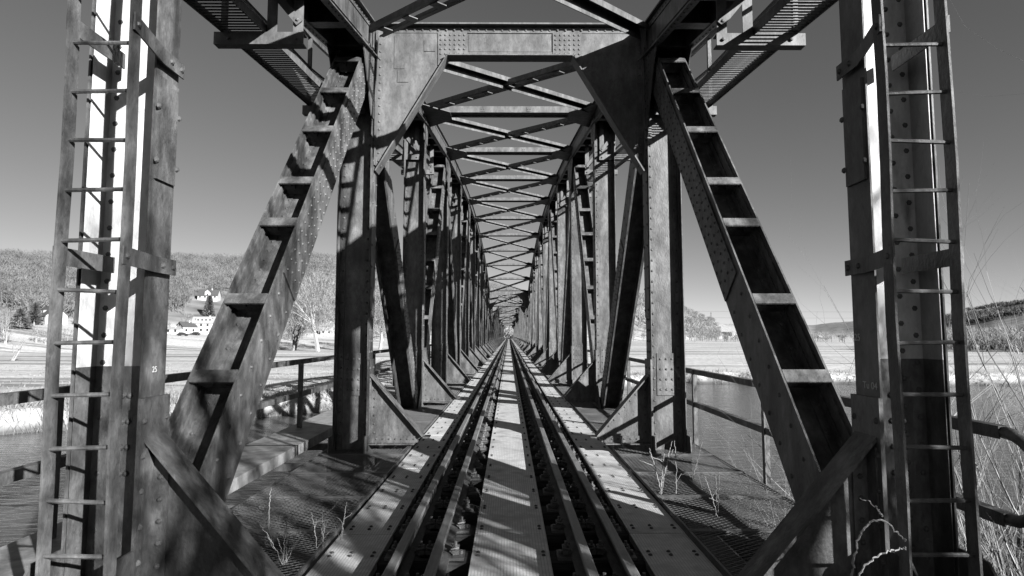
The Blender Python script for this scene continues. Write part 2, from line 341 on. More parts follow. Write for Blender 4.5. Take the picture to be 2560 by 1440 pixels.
def diagonal(side, a, b, detail, first=False):
    """H diagonal: two flanges joined by a centre web, tie plates on the upper face"""
    (ya, za), (yb, zb) = a, b; cx = side*TX
    m, Ln = member_frame((cx, ya, za), (cx, yb, zb)); up = m.to_3x3() @ Vector((0,0,1)); sg = 1 if up.z > 0 else -1
    mb = MB(m); rv = MB(m); ties = []
    mb.box(-.165, .165, 0, Ln, -.007, .007)
    for s in (-1, 1):
        mb.box(min(s*.165, s*.18), max(s*.165, s*.18), 0, Ln, -.2 if sg > 0 else -.25, .25 if sg > 0 else .2)
        for q in (-1, 1):
            mb.box(min(s*.165, s*.095), max(s*.165, s*.095), 0, Ln, min(q*.007, q*.018), max(q*.007, q*.018))
            mb.box(min(s*.165, s*.153), max(s*.165, s*.153), 0, Ln, min(q*.018, q*.08), max(q*.018, q*.08))
            mb.box(min(s*.165, s*.150), max(s*.165, s*.150), 0, Ln, min(q*.14, q*.2), max(q*.14, q*.2))
        mb.box(min(s*.18, s*.196), max(s*.18, s*.196), Ln*.40, Ln, -.185, .185)       # outer cover plate, upper part
        if detail:
            for yy in np.arange(.5, Ln*.4, .26):
                for zz in (-.12, .12): rv.rivet((s*.18, yy, zz), (s,0,0), .018)
                rv.rivet((s*.12, yy, sg*.018), (0,0,sg), .018)
            for yy in np.arange(Ln*.41, Ln, .13):
                for zz in (-.15, -.05, .05, .15): rv.rivet((s*.196, yy+(.06 if abs(zz) < .1 else 0), zz), (s,0,0), .0165)
                rv.rivet((s*.12, yy, sg*.018), (0,0,sg), .015)
    ys = [.9, 1.88, 2.66, 3.65, 4.31, 5.3, 6.2, 7.05] if first else np.arange(.75, Ln-.4, .95)
    for yy in ys:
        t = MB(m)
        t.box(-.163, .163, yy-.055, yy+.055, *sorted((sg*.238, sg*.253)))
        t.box(-.15, .15, yy+.035, yy+.05, *sorted((sg*.05, sg*.238)))
        t.prism([(-.15, sg*.236), (-.02, sg*.236), (-.035, sg*.14), (-.10, sg*.12), (-.15, sg*.16)][::sg], 'y', yy-.012, yy+.034); t.prism([(.03, sg*.236), (.15, sg*.236), (.15, sg*.15), (.06, sg*.14)][::sg], 'y', yy-.012, yy+.034)
        if detail:
            for xx in (-.12, -.06, .07, .12): t.rivet((xx, yy-.012, sg*.195), (0,-1,0), .017)
        ties.append(t)
    return mb, rv, ties

def chord(side, n, detail):
    a = (side*TX, yn(n), zc(n)); b = (side*TX, yn(n+1), zc(n+1)); m, Ln = member_frame(a, b)
    mb = MB(m); rv = MB(m)
    mb.box(-.27, .27, -.02, Ln+.02, -.018, .004)
    for s in (-1, 1):
        xi, xo = sorted((s*.19, s*.205)); mb.box(xi, xo, -.02, Ln+.02, -.48, -.018)
        xi, xo = sorted((s*.205, s*.285)); mb.box(xi, xo, 0, Ln, -.48, -.466)
        xi, xo = sorted((s*.205, s*.217)); mb.box(xi, xo, 0, Ln, -.466, -.39); mb.box(xi, xo, 0, Ln, -.10, -.018)
        mb.box(min(s*.205, s*.219), max(s*.205, s*.219), .5, Ln-.5, -.36, -.13)
        if detail:
            for yy in np.arange(.1, Ln, .13):
                rv.rivet((s*.217, yy, -.06), (s,0,0), .014); rv.rivet((s*.217, yy, -.43), (s,0,0), .014); rv.rivet((s*.25, yy+.06, -.48), (0,0,-1), .014)
    bats = []
    for yy in np.arange(.55, Ln-.3, 1.0):
        t = MB(m); t.box(-.19, .19, yy-.12, yy+.12, -.470, -.455); t.box(-.187, .187, yy-.02, yy-.005, -.455, -.05); bats.append(t)
    return mb, rv, bats

def node_gusset(side, n, detail, s):
    mb = MB(); rv = MB(); y = yn(n); z = zc(n)-.42; sl = (zc(min(n+1, 11))-zc(max(n-1, -1)))/(2*D)
    big = n % 2 == 0; hw = .85 if big else .45; dp = 1.0 if big else .5
    if True:
        fx = side*txn(n)+s*(.236 if n != -1 else .24)
        poly = [(y-hw, z-hw*sl), (y+hw, z+hw*sl), (y+hw*.78, z-dp*.35), (y+.24, z-dp), (y-.24, z-dp), (y-hw*.78, z-dp*.35)]
        mb.prism(poly, 'x', fx-.007, fx+.007)
        if detail:
            for yy in np.arange(-hw*.8, hw*.81, .11):
                for zz in np.arange(-.08, -dp*.9, -.11):
                    if abs(yy) < hw*.72*(1-abs(zz)/dp*.7): rv.rivet((fx+s*.007, y+yy, z+zz), (s,0,0), .014)
    return mb, rv
def foot_gusset(side, n, detail, s):
    mb = MB(); rv = MB(); y = yn(n); odd = n % 2 != 0; hw = .8 if odd else .35; zt = .35 if odd else .1
    if True:
        fx = side*txn(n)+s*(widn(n)+.0145); mb.prism([(y-hw, -.9), (y+hw, -.9), (y+hw, -.25), (y+.3, zt), (y-.3, zt), (y-hw, -.25)], 'x', fx-.006, fx+.006)
    return mb, rv

def knee_bracket(side, n, detail, q=0):
    mb = MB(); rv = MB(); y = yn(n); s = side; xi = txn(n)-widn(n)-.033
    pts = [(s*xi, .88), (s*xi, -.02), (s*1.27, -.02), (s*1.22, .06)]
    if s > 0: pts = pts[::-1]
    mb.prism(pts, 'y', y-.007, y+.007)
    mb.bar((s*(xi+.015), y, .925), (s*1.185, y, .075), .20, .016, (0,1,0)) if False else None
    a = Vector((s*(xi+.01), y, .915)); b = Vector((s*1.19, y, .07)); mb.bar(a, b, .2, .016, Vector((b-a)).cross(Vector((0,1,0))))
    mb.box(*sorted((s*1.10, s*1.185)), y-.1, y+.1, .052, .066)
    xa, xb = sorted((s*xi, s*(xi-.012))); mb.box(xa, xb, y-.1, y+.1, -.01, .86)
    xa, xb = sorted((s*xi, s*(xi-.09))); mb.box(xa, xb, y-.019, y-.007, 0, .80)
    xa, xb = sorted((s*xi, s*1.30)); mb.box(xa, xb, y-.12, y+.12, -.034, -.02); mb.box(xa, xb, y-.0225, y-.007, -.02, .07)
    u = (b-a).normalized()
    if detail:
        for z in np.arange(.12, .8, .115): rv.rivet((s*(xi-.05), y-.019, z), (0,-1,0), .017)
        for x in np.arange(1.32, xi-.05, .085): rv.rivet((s*x, y-.0225, .03), (0,-1,0), .016); rv.rivet((s*x, y-.07, -.02), (0,0,1), .014)
        if s > 0:
            for t in np.arange(.12, 1.0, .115):
                p = a+u*t; rv.rivet((p.x+s*.045, y-.007, p.z-.02), (0,-1,0), .016)
    return mb, rv

def lateral(n, flip, z_off=-.10):
    s = 1 if flip else -1
    a = Vector((s*1.90, yn(n)+.22, zc(n)+z_off)); b = Vector((-s*1.90, yn(n+1)-.22, zc(n+1)+z_off)); u = (b-a).normalized(); sd_ = u.cross(Vector((0,0,1))).normalized()
    dz = Vector((0,0,-.13 if flip else 0)); mb = MB(); Ln = (b-a).length
    for q in (-1, 1):
        o = sd_*q*(.065 if flip else .0)+dz; f_ = sd_*q*(.03 if flip else .036); mb.bar(a+o+f_, b+o+f_, .06 if flip else .0718, .012)
        if flip: p_ = sd_*q*.054+Vector((0,0,.046)); hh = .08                     # legs up: slots show from below
        else: hh = .07 if q > 0 else .17; p_ = sd_*q*.066-Vector((0,0,.006+hh/2))  # unequal legs down
        mb.bar(a+o+p_, b+o+p_, .012, hh)
    bats = []
    k = 0
    for t in np.arange(.35, Ln-.2, .68) if flip else ():
        p = a+u*t+dz-Vector((0,0,.012)); t_ = MB(); t_.bar(p-u*.08, p+u*.08, .16, .012); bats.append(t_)
    return mb, bats
def strut(n, detail):
    mb = MB(); y = yn(n); z = zc(n)-.08
    mb.box(-1.94, 1.94, y-.09, y-.078, z-.145, z); mb.box(-1.94, 1.94, y-.078, y+.13, z-.145, z-.133)
    mb.box(-1.94, 1.94, y+.118, y+.13, z-.133, z); mb.box(-1.88, 1.88, y+.13, y+.142, z-.185, z-.10)
    for x in (-1.6, -.62, .45, 1.55): mb.box(x-.055, x+.055, y-.098, y-.0905, z-.125, z-.02)
    rv = MB()
    if detail:
        for x in (-1.6, -.62, .45, 1.55):
            for q in (-.04, .04): rv.rivet((x+q*.7, y-.098, z-.075), (0,-1,0), .014)
    for s in (-1, 1):   # horizontal gusset that takes the wind bracing
        mb.prism([(s*1.95, y-.75), (s*1.95, y+.75), (s*1.35, y+.25), (s*1.35, y-.25)][::s], 'z', z-.205, z-.193)
    return mb, rv

def portal(parent, n, detail):
    y = yn(n); zt = zc(n)-.02; zb = zt-.44; zk = zt-2.08; xi = TX-WID-.033
    mb = MB(); mb.box(-1.15, 1.15, y-.006, y+.006, zb, zt)
    mb.box(-xi, xi, y-.12, y+.12, zt, zt+.022); mb.box(-xi, xi, y-.02, y-.006, zt-.085, zt)
    mb.box(-.93, .93, y-.11, y+.11, zb-.016, zb); mb.box(-.93, .93, y-.018, y-.006, zb, zb+.07)
    p = mb.build('portal_beam', 'steel_light', parent)
    for s in (-1, 1):
        g = MB(); poly = [(s*1.0, zt-.002), (s*xi, zt-.002), (s*xi, zk), (s*(xi-.03), zk), (s*.92, zb), (s*.92, zt-.002)]
        poly = [(s*.95, zt-.002), (s*xi, zt-.002), (s*xi, zk-.02), (s*(xi-.04), zk-.02), (s*.95, zb-.03)]
        if s < 0: poly = poly[::-1]
        g.prism(poly, 'y', y-.0125, y+.0125)
        a = Vector((s*.90, y, zb-.01)); b = Vector((s*(xi-.02), y, zk-.06)); g.bar(a, b, .22, .018, (b-a).cross(Vector((0,1,0))))
        xa, xb = sorted((s*xi, s*(xi-.095))); g.box(xa, xb, y-.027, y-.0125, zk+.02, zt-.09)
        xa, xb = sorted((s*xi, s*(xi-.017))); g.box(xa, xb, y-.11, y-.027, zk+.02, zt-.09)
        ko = g.build('knee_gusset', 'steel_light', p)
        sp = MB(); sp.prism([(s*.62, zt-.088), (s*1.04, zt-.088), (s*1.04, zb-.13), (s*.98, zb-.11), (s*.92, zb+.012), (s*.62, zb+.012)][::(-1 if s < 0 else 1)], 'y', y-.026, y-.0131)
        sp.build('splice_plate', 'steel_light', p)
        if s < 0:
            pp = MB(); pp.box(-1.80+.13, -1.80+.28, y-.020, y-.0126, zt-.62, zt-.13); pp.build('patch_plate', 'steel_light', p)
            pp = MB(); pp.box(-1.62, -1.46, y-.022, y-.0126, zt-.82, zt-.64); pp.build('patch_plate', 'steel_light', p)
            pp = MB(); pp.box(-1.24, -1.08, y-.022, y-.0126, zt-.36, zt-.19); pp.build('patch_plate', 'steel_light', p)
        if detail:
            rv = MB()
            for x in np.arange(.66, 1.02, .068):
                for z in (zt-.12, zt-.19, zt-.26, zt-.33, zt-.40): rv.rivet((s*x, y-.026, z), (0,-1,0), .019)
            for z in np.arange(zk+.1, zt-.1, .115): rv.rivet((s*(xi-.05), y-.027, z), (0,-1,0), .019)
            u = (b-a).normalized()
            for z in (.4, .55): rv.rivet((s*(.98-.0), y-.026, zb-.1+.1*z), (0,-1,0), .017)
            rv.build('rivets', 'steel_light', p, kind='stuff')
    pan = MB(); pan.box(-.60, .60, y-.011, y-.0061, zt-.36, zt-.10); pan.build('web_panel', 'steel_light', p)
    if detail:
        rv = MB()
        for x in np.arange(-1.84, 1.85, .115):
            rv.rivet((x, y-.0275 if abs(x) > .6 and abs(x) < 1.05 else y-.02, zt-.045), (0,-1,0), .019)
            if abs(x) < .6: rv.rivet((x, y-.018, zb+.035), (0,-1,0), .017)
        rv.build('rivets', 'steel_light', p, kind='stuff')

def catwalk_bracket(side, k):
    n = k/2; y = yn(n); z = zcat(n); s = side; zch = zc(n) if n == int(n) else (zc(math.floor(n))+zc(math.ceil(n)))/2
    mb = MB(); xa, xb = sorted((s*2.06, s*2.95))
    mb.box(xa, xb, y-.085, y-.073, z-.155, z-.03); mb.box(xa, xb, y-.073, y+.02, z-.155, z-.143)
    mb.box(xa, xb, y-.073, y+.02, z-.042, z-.03)
    for x in (2.12, 2.38):
        xa, xb = sorted((s*(x-.05), s*(x+.05))); mb.box(xa, xb, y-.072, y-.06, z-.10, zch-.40); mb.box(*sorted((s*(x+.05), s*(x+.038))), y-.06, y+.0, z-.10, zch-.40)
    mb.bar((s*2.16, y-.092, z+.02), (s*2.42, y-.092, zch-.46), .012, .09, (0,1,0)) if False else None
    a = Vector((s*2.10, y-.090, z+.06)); b = Vector((s*2.40, y-.090, z+.42)); mb.bar(a, b, .075, .012, (0,1,0))
    for p in ((s*2.12, z-.10), (s*2.80, z-.10), (s*2.12, z+.09), (s*2.38, z+.39)): mb.rivet((p[0], y-.098, p[1]), (0,-1,0), .02)
    mb.box(*sorted((s*2.10, s*2.50)), y-.06, y+.06, zch-.42, zch-.405)
    return mb

WHITE_SPLIT = 1.28
def build_span():
    root = thing('bridge_span', 'riveted steel truss span nearest the camera, between the two ladder posts and the second pier', 'bridge span', (0, yn(-1), -.9), 'truss spans of the railway bridge')
    for side in (-1, 1):
        for n in NODES:
            det = n <= 4
            mb, rv = hpost(side, n, det)
            po = mb.build('vertical_post', 'steel_old' if n in (-1, 0) and side < 0 else 'steel', root)
            if rv.v: rv.build('rivets', 'rivet', po, kind='stuff')
            if n == -1:      # white-painted web, outer flange lining above a sharp line, dark paint below
                y = yn(-1); wy = y+.065; cx = side*TX0
                for nm, mt, z0, z1 in (('white_painted_facing', 'white_paint', WHITE_SPLIT+(.04 if side > 0 else 0), zc(-1)-.12), ('dark_painted_facing', 'steel_old', .05, WHITE_SPLIT+(.04 if side > 0 else 0))):
                    f = MB(); f.box(cx-WID0+.002, cx+WID0-.002, wy-.0225, wy-.0185, z0, z1)
                    lx = side*(TX0+WID0)-side*.0005
                    f.box(*sorted((lx-side*.0125, lx-side*.0165)), y-.108, wy-.023, z0, z1)
                    fo = f.build(nm, mt, po)
                r2 = MB()
                for z in np.arange(.3, zc(-1)-.3, .152): r2.rivet((cx+side*.045, wy-.0225, z), (0,-1,0), .0165)
                r2.build('rivets', 'steel_old', po, kind='stuff')
                for txt, sz, yy, zz in ((('25', .045, y-.02, 1.25),) if side < 0 else (('25', .055, y-.06, 1.42), ('Tu 04', .055, y-.12, 1.16))):
                    t = text_mesh(txt, sz); t.transform(Matrix.Translation((side*(TX0-WID0-.0335) if zz < 1.12 else side*(TX0-WID0-.0115), yy if side < 0 else yy+.16, zz)) @ Matrix(((0,0,-side,0),(-side,0,0,0),(0,1,0,0),(0,0,0,1))))
                    link('painted_mark', t, po)
            for nm, fn, qs in (('node_gusset', node_gusset, (-1, 1)), ('foot_gusset', foot_gusset, (-1, 1)), ('knee_bracket', knee_bracket, (0,))):
                for q in qs:
                    mb, rv = fn(side, n, det, q); ob = mb.build(nm, 'steel_old' if n == -1 else 'steel', root)
                    if rv.v: rv.build('rivets', 'rivet', ob, kind='stuff')
        for n in range(-1, 11):
            if n % 2 != 0: a, b = (yn(n)+.12, -.45), (yn(n+1)-.12, zc(n+1)-.55)
            else: a, b = (yn(n)+.12, zc(n)-.55), (yn(n+1)-.12, -.45)
            det = n <= 2
            mb, rv, ties = diagonal(side, a, b, det, n == -1); do = mb.build('diagonal', 'steel_old' if n == -1 else 'steel', root)
            if rv.v: rv.build('rivets', 'steel_old' if n == -1 else 'steel', do, kind='stuff')
            if n <= 4:
                for t in ties: t.build('tie_plate', 'steel_old' if n == -1 else 'steel', do)
            else:
                al = MB()
                for t in ties: al.add(t.v, t.f)
                al.build('tie_plates', 'steel', do, kind='stuff')
            mb, rv, bats = chord(side, n, n <= 3); co = mb.build('top_chord', 'steel', root)
            if rv.v: rv.build('rivets', 'rivet', co, kind='stuff')
            for t in bats: t.build('batten_plate', 'steel', co)
        bc = MB(); cx = side*TX
        for s in (-1, 1): bc.box(*sorted((cx+s*.19, cx+s*.205)), yn(-1)-.3, yn(11)+.3, -.95, -.45)
        bc.box(cx-.19, cx+.19, yn(-1)-.3, yn(11)+.3, -.96, -.945); bc.build('bottom_chord', 'steel', root)
        for k in range(-2, 23): catwalk_bracket(side, k).build('catwalk_bracket', 'steel_light', root)
    for n in NODES:
        fb = MB(); y = yn(n); fb.box(-1.95, 1.95, y-.007, y+.007, -1.0, -.40); fb.box(-1.95, 1.95, y-.13, y+.13, -.40, -.385); fb.box(-1.95, 1.95, y-.13, y+.13, -1.015, -1.0)
        fb.build('floor_beam', 'steel', root)
        if n in (0, 10): portal(root, n, n == 0)
        else:
            mb, rv = strut(n, n < 4); so = mb.build('cross_strut', 'steel_light', root)
            if rv.v: rv.build('rivets', 'rivet', so, kind='stuff')
    for n in range(-1, 11):
        for fl in (False, True):
            mb, bats = lateral(n, fl); lo = mb.build('wind_brace', 'steel_light', root)
            if n < 4:
                for t in bats: t.build('batten_plate', 'steel_light', lo)
            elif bats:
                al = MB()
                for t in bats: al.add(t.v, t.f)
                al.build('batten_plates', 'steel_light', lo, kind='stuff')
    for x in (-.78, .78):
        st = MB(); st.box(x-.006, x+.006, yn(-1)-.2, yn(11)+.2, -.86, -.46); st.box(x-.1, x+.1, yn(-1)-.2, yn(11)+.2, -.46, -.448); st.box(x-.1, x+.1, yn(-1)-.2, yn(11)+.2, -.872, -.86)
        st.build('track_stringer', 'steel', root)
    return root
span = build_span()
SPANLAB = ['second truss span, starting behind the far portal of the nearest one', 'third truss span, small in the tunnel of portals', 'farthest truss span, framing the bright round opening']
for k in range(3):
    c = copy_tree(span); c.location.y += PITCHY*(k+1); c['label'] = SPANLAB[k]
    # these are too far to show rivets or lettering
    for ch in list(c.children):
        for g in list(ch.children):
            if g.name.split('.')[0] in ('rivets', 'painted_mark', 'white_painted_facing', 'dark_painted_facing'): bpy.data.objects.remove(g)
for k in range(1, 5):
    y = yn(-1)-.35+PITCHY*k; p = thing('bridge_pier', ['stone pier under the joint of the first and second spans', 'stone pier under the joint of the second and third spans', 'stone pier under the joint of the third and fourth spans', 'stone abutment at the far end of the bridge'][k-1], 'pier', (0, y, -9), 'bridge piers')
    mb = MB(); mb.prism([(-3.0, y-1.0), (3.0, y-1.0), (3.7, y), (3.0, y+1.0), (-3.0, y+1.0), (-3.7, y)], 'z', -9, -1.55); mb.build('shaft', 'concrete', p)
    mb = MB(); mb.box(-3.2, 3.2, y-1.15, y+1.15, -1.55, -1.2); mb.build('cap', 'concrete', p)
YEND = yn(-1)+4*PITCHY
# near abutment
ab = thing('abutment', 'weathered concrete abutment below the ladder posts', 'abutment', (0, -2, -4))
mb = MB(); mb.box(-2.9, 2.9, -8, 3.9, -5, -1.1); mb.build('bearing_seat', 'concrete', ab)
mb = MB(); mb.box(-2.9, 2.9, -8, 2.55, -1.1, -.42); mb.build('ballast_wall', 'concrete', ab)
mb = MB(); mb.box(-5.2, -2.9, -8, 4.9, -5, -.35); mb.build('wing_wall', 'concrete', ab)
mb = MB(); mb.box(2.9, 4.6, -8, 3.6, -5, -.62); mb.build('wing_wall', 'concrete', ab)

# ================================================================== track
track = thing('railway_track', 'single railway track with inner guard rails running down the middle of the bridge', 'railway track', (0, 0, -.2))
def rail(x, y0, y1, nm):
    half = [(.0335, 0), (.0335, -.028), (.009, -.042), (.008, -.125), (.0625, -.138), (.0625, -.15)]
    pr = [(p[0], p[1]) for p in half]+[(-p[0], p[1]) for p in half[::-1]]
    head = [(-.027, .0), (.027, .0), (.0335, -.006), (.0335, -.026), (-.0335, -.026), (-.0335, -.006)]
    mb = MB()
    low = [(.0335, -.026), (.009, -.042), (.008, -.125), (.0625, -.138), (.0625, -.15), (-.0625, -.15), (-.0625, -.138), (-.008, -.125), (-.009, -.042), (-.0335, -.026)]
    mb.prism([(x+p[0], p[1]) for p in low], 'y', y0, y1)
    o = mb.build(nm, 'rail_side', track)
    mb = MB(); mb.prism([(x+p[0], p[1]+.0005) for p in head], 'y', y0, y1); mb.build('rail_head', 'rail', o)
for s in (-1, 1):
    rail(s*.7525, -10, 420, 'running_rail'); rail(s*.50, -3, YEND+3, 'guard_rail')
def sleeper_mesh():
    mb = MB(); mb.box(-1.25, 1.25, -.12, .12, -.40, -.172); return mb.mesh('sleeper', 'timber')
def fast_mesh():
    mb = MB()
    for x in (-.7525, -.50, .50, .7525):
        mb.box(x-.16, x+.16, -.085, .085, -.171, -.1515)
        for q in (-1, 1):
            xx = x+q*.095
            mb.tube([(xx, 0, -.151), (xx, 0, -.06)], .012, 6); mb.tube([(xx, 0, -.118), (xx, 0, -.088)], .024, 6)
            mb.box(min(xx-q*.045, xx+q*.025), max(xx-q*.045, xx+q*.025), -.035, .035, -.148, -.118)
            mb.tube([(xx-q*.01, -.055, -.14), (xx-q*.03, -.06, -.10), (xx+q*.02, -.03, -.10), (xx+q*.02, .03, -.10), (xx-q*.03, .06, -.10), (xx-q*.01, .055, -.14)], .009, 5)
            mb.tube([(x+q*.135, .0, -.15), (x+q*.135, .0, -.125)], .018, 6)
    return mb.mesh('rail_fastenings', 'clip')
slm = sleeper_mesh(); fam = fast_mesh(); k = 0; rest = MB(); y = .35
while y < YEND:
    if k < 300:
        so = link('sleeper', slm, track); so.location = (0, y, 0)
        if k < 130: link('rail_fastenings', fam, so, 'stuff', (0, 0, 0))
    else: rest.box(-1.25, 1.25, y-.12, y+.12, -.40, -.172)
    k += 1; y += .60
rest.build('far_sleepers', 'timber', track, kind='stuff')

# deck plates: centre strip and a strip outside each running rail
def plate_strip(nm, x0, x1, label, bx):
    root = thing(nm, label, 'walkway', ((x0+x1)/2, 0, -.1)); Lp = 2.4; y = .2; k = 0
    pm = MB(); pm.box(x0, x1, 0, Lp-.006, -.012, 0); pm.box(x0, x0+.006, 0, Lp-.006, -.06, -.012); pm.box(x1-.006, x1, 0, Lp-.006, -.06, -.012)
    pme = pm.mesh('deck_plate', 'plate'); bm_ = MB()
    for yy in (.15, .75, 1.35, 1.95):
        for xb in bx:
            for q in (-.035, .035) : bm_.rivet((xb, yy+q, 0), (0,0,1), .017)
    bme = bm_.mesh('bolt_heads', 'bolt')
    while y < YEND:
        zz = -.150-random.random()*.004
        o = link('deck_plate', pme, root, None, (-(x0+x1)/2, y, zz+.1)); o.rotation_euler.y = random.uniform(-.004, .004)
        if y < 60: link('bolt_heads', bme, o, 'stuff', (0,0,0))
        y += Lp; k += 1
plate_strip('centre_walkway', -.286, .285, 'ribbed metal plate strip down the middle between the rails', (-.24, .24))
plate_strip('side_walkway', -1.375, -.955, 'ribbed metal plate strip outside the left running rail', (-1.32, -1.17, -1.01))
plate_strip('side_walkway', .965, 1.415, 'ribbed metal plate strip outside the right running rail', (1.02, 1.17, 1.36))

# gratings
def grating_mesh(x0, x1, ly, cell, ang):
    mb = MB()
    for sg in (-1, 1):
        dx, dy = math.cos(ang), sg*math.sin(ang); nx, ny = -dy, dx
        cs = [nx*px+ny*py for px in (x0, x1) for py in (0, ly)]
        c = math.floor(min(cs)/cell)*cell
        while c < max(cs):
            ts = []
            for t0, t1, o, d_ in ((x0, x1, nx*c, dx), (0, ly, ny*c, dy)): ts.append(sorted(((t0-o)/d_, (t1-o)/d_)))
            a, b = max(ts[0][0], ts[1][0]), min(ts[0][1], ts[1][1])
            if b-a > .02: mb.bar((nx*c+dx*a, ny*c+dy*a, 0), (nx*c+dx*b, ny*c+dy*b, 0), .0055, .003)
            c += cell
    for yy in (.012, ly-.012): mb.box(x0, x1, yy-.012, yy+.012, -.03, .006)
    for xx in (x0+.01, x1-.01): mb.box(xx-.008, xx+.008, .024, ly-.024, -.03, .004)
    return mb.mesh('grating_panel', 'grate')
def grating(side, x0, x1, label):
    root = thing('grating_walkway', label, 'grating', (0, 0, -.05)); ly = D/5
    me = grating_mesh(min(side*x0, side*x1), max(side*x0, side*x1), ly-.008, .046, R(33)); y = yn(-1)-.4
    for k in range(int((YEND-y)/ly)):
        z = -.115+.05+random.uniform(-.004, .003)
        link('grating_panel', me, root, None, (0, y+k*ly, z))
grating(-1, 1.39, 2.52, 'metal mesh walkway panels between the track and the left truss')
grating(1, 1.43, 2.68, 'metal mesh walkway panels between the track and the right truss')

# outer service ledge on the left
led = thing('service_ledge', 'flat steel ledge carried outside the left truss beside the railing', 'ledge', (-3.15, 0, -.3))
for k in range(0, 12):
    y0 = yn(-1)-.4+k*D if k else yn(-1)-.1; y1 = yn(k)-.30
    mb = MB(); mb.box(-3.5, -2.8, y0, y1, -.012, 0); mb.box(-2.812, -2.8, y0, y1, -.13, -.012); mb.box(-3.5, -3.488, y0, y1, -.13, -.012); mb.box(-3.488, -2.812, y1-.012, y1, -.13, -.012)
    po = mb.build('ledge_plate', 'ledge', led)
    for yy in (y0+.9, y0+2.6, y1-.5):
        mb = MB(); mb.box(-3.45, -2.3, yy-.04, yy+.04, -.22, -.135); mb.prism([(-2.75, -.22), (-2.3, -.22), (-2.3, -.75)], 'y', yy-.01, yy+.01); mb.build('cantilever', 'steel', po)

# railings
def railing(side, X, zt, zm, zb, y0, label, loop):
    rt = thing('railing', label, 'railing', (side*X, y0, zb)); s = side
    yend = 64
    for z in (zt, zm):
        mb = MB(); ya = y0
        xa, xb = sorted((s*X, s*(X+.07))); mb.box(xa, xb, ya, yend, z-.008, z); mb.box(*sorted((s*X, s*(X+.008))), ya, yend, z-.075, z-.008)
        mb.build('rail_bar', 'steel_old', rt)
    if loop:
        mb = MB(); pts = [(s*(X+.035), y0+.02, zt-.035)]
        rr = (zt-zm)/2
        for t in range(1, 12):
            a = math.pi*t/12; pts.append((s*(X+.035), y0-rr*math.sin(a), zt-.035-rr*(1-math.cos(a))))
        pts.append((s*(X+.035), y0+.02, zm-.035))
        for i in range(len(pts)-1): mb.bar(pts[i], pts[i+1], .075, .06, (1,0,0)) if False else None
        mb.tube(pts, .036, 8); mb.build('end_loop', 'steel_old', rt, smooth=True)
    y = y0+.7
    while y < yend:
        mb = MB(); xa, xb = sorted((s*(X+.009), s*(X+.07))); mb.box(*sorted((s*(X-.012), s*(X-.001))), y-.035, y+.035, zb, zt+.0); mb.box(xa, xb, y+.02, y+.03, zb, zt-.08); mb.build('post', 'steel_old', rt); y += 2.575
    return rt
railing(-1, 3.28, 1.07, .56, 0.0, 1.15, 'steel railing with two bars along the outer ledge on the left', False)
railing(1, 2.85, .92, .42, -.28, 3.55, 'steel railing with rounded end loop along the right edge', True)

# catwalks on the top chord
def catwalk(side, label):
    rt = thing('catwalk', label, 'catwalk', (side*2.75, yn(-1), zcat(-1))); s = side
    st = {x: MB() for x in (2.45, 2.87)}; hr = MB(); sl = []
    for k in range(-2, 22):
        a, b = k/2, (k+1)/2
        pa = lambda x, dz: Vector((s*x, yn(a), zcat(a)+dz)); pb = lambda x, dz: Vector((s*x, yn(b), zcat(b)+dz))
        for x in st: st[x].bar(pa(x, .02), pb(x, .02), .012, .09)
        hr.bar(pa(2.89, 1.02), pb(2.89, 1.02), .05, .05); hr.bar(pa(2.89, .55), pb(2.89, .55), .035, .035)
        hr.bar((s*2.89, yn(a), zcat(a)-.03), (s*2.89, yn(a), zcat(a)+1.0), .05, .05, (0,1,0))
        m = int(D/2/.064)
        for i in range(m):
            t = (i+.5)/m; y = yn(a)+(yn(b)-yn(a))*t; z = zcat(a)+(zcat(b)-zcat(a))*t; sl.append((y, z))
    for x in st: st[x].build('stringer', 'steel_light', rt)
    hr.build('handrail', 'steel', rt)
    sm = MB(); sm.box(-.205, .205, -.014, .014, -.003, .003); sme = sm.mesh('slat', 'steel_light'); rest = MB()
    for i, (y, z) in enumerate(sl):
        if i < 130: link('slat', sme, rt, None, Vector((s*2.66, y, z))-rt.location)
        else: rest.box(s*2.66-.205, s*2.66+.205, y-.014, y+.014, z-.003, z+.003)
    rest.build('far_slats', 'steel_light', rt, kind='stuff')
catwalk(-1, 'slatted catwalk hung outside the left top chord'); catwalk(1, 'slatted catwalk hung outside the right top chord')

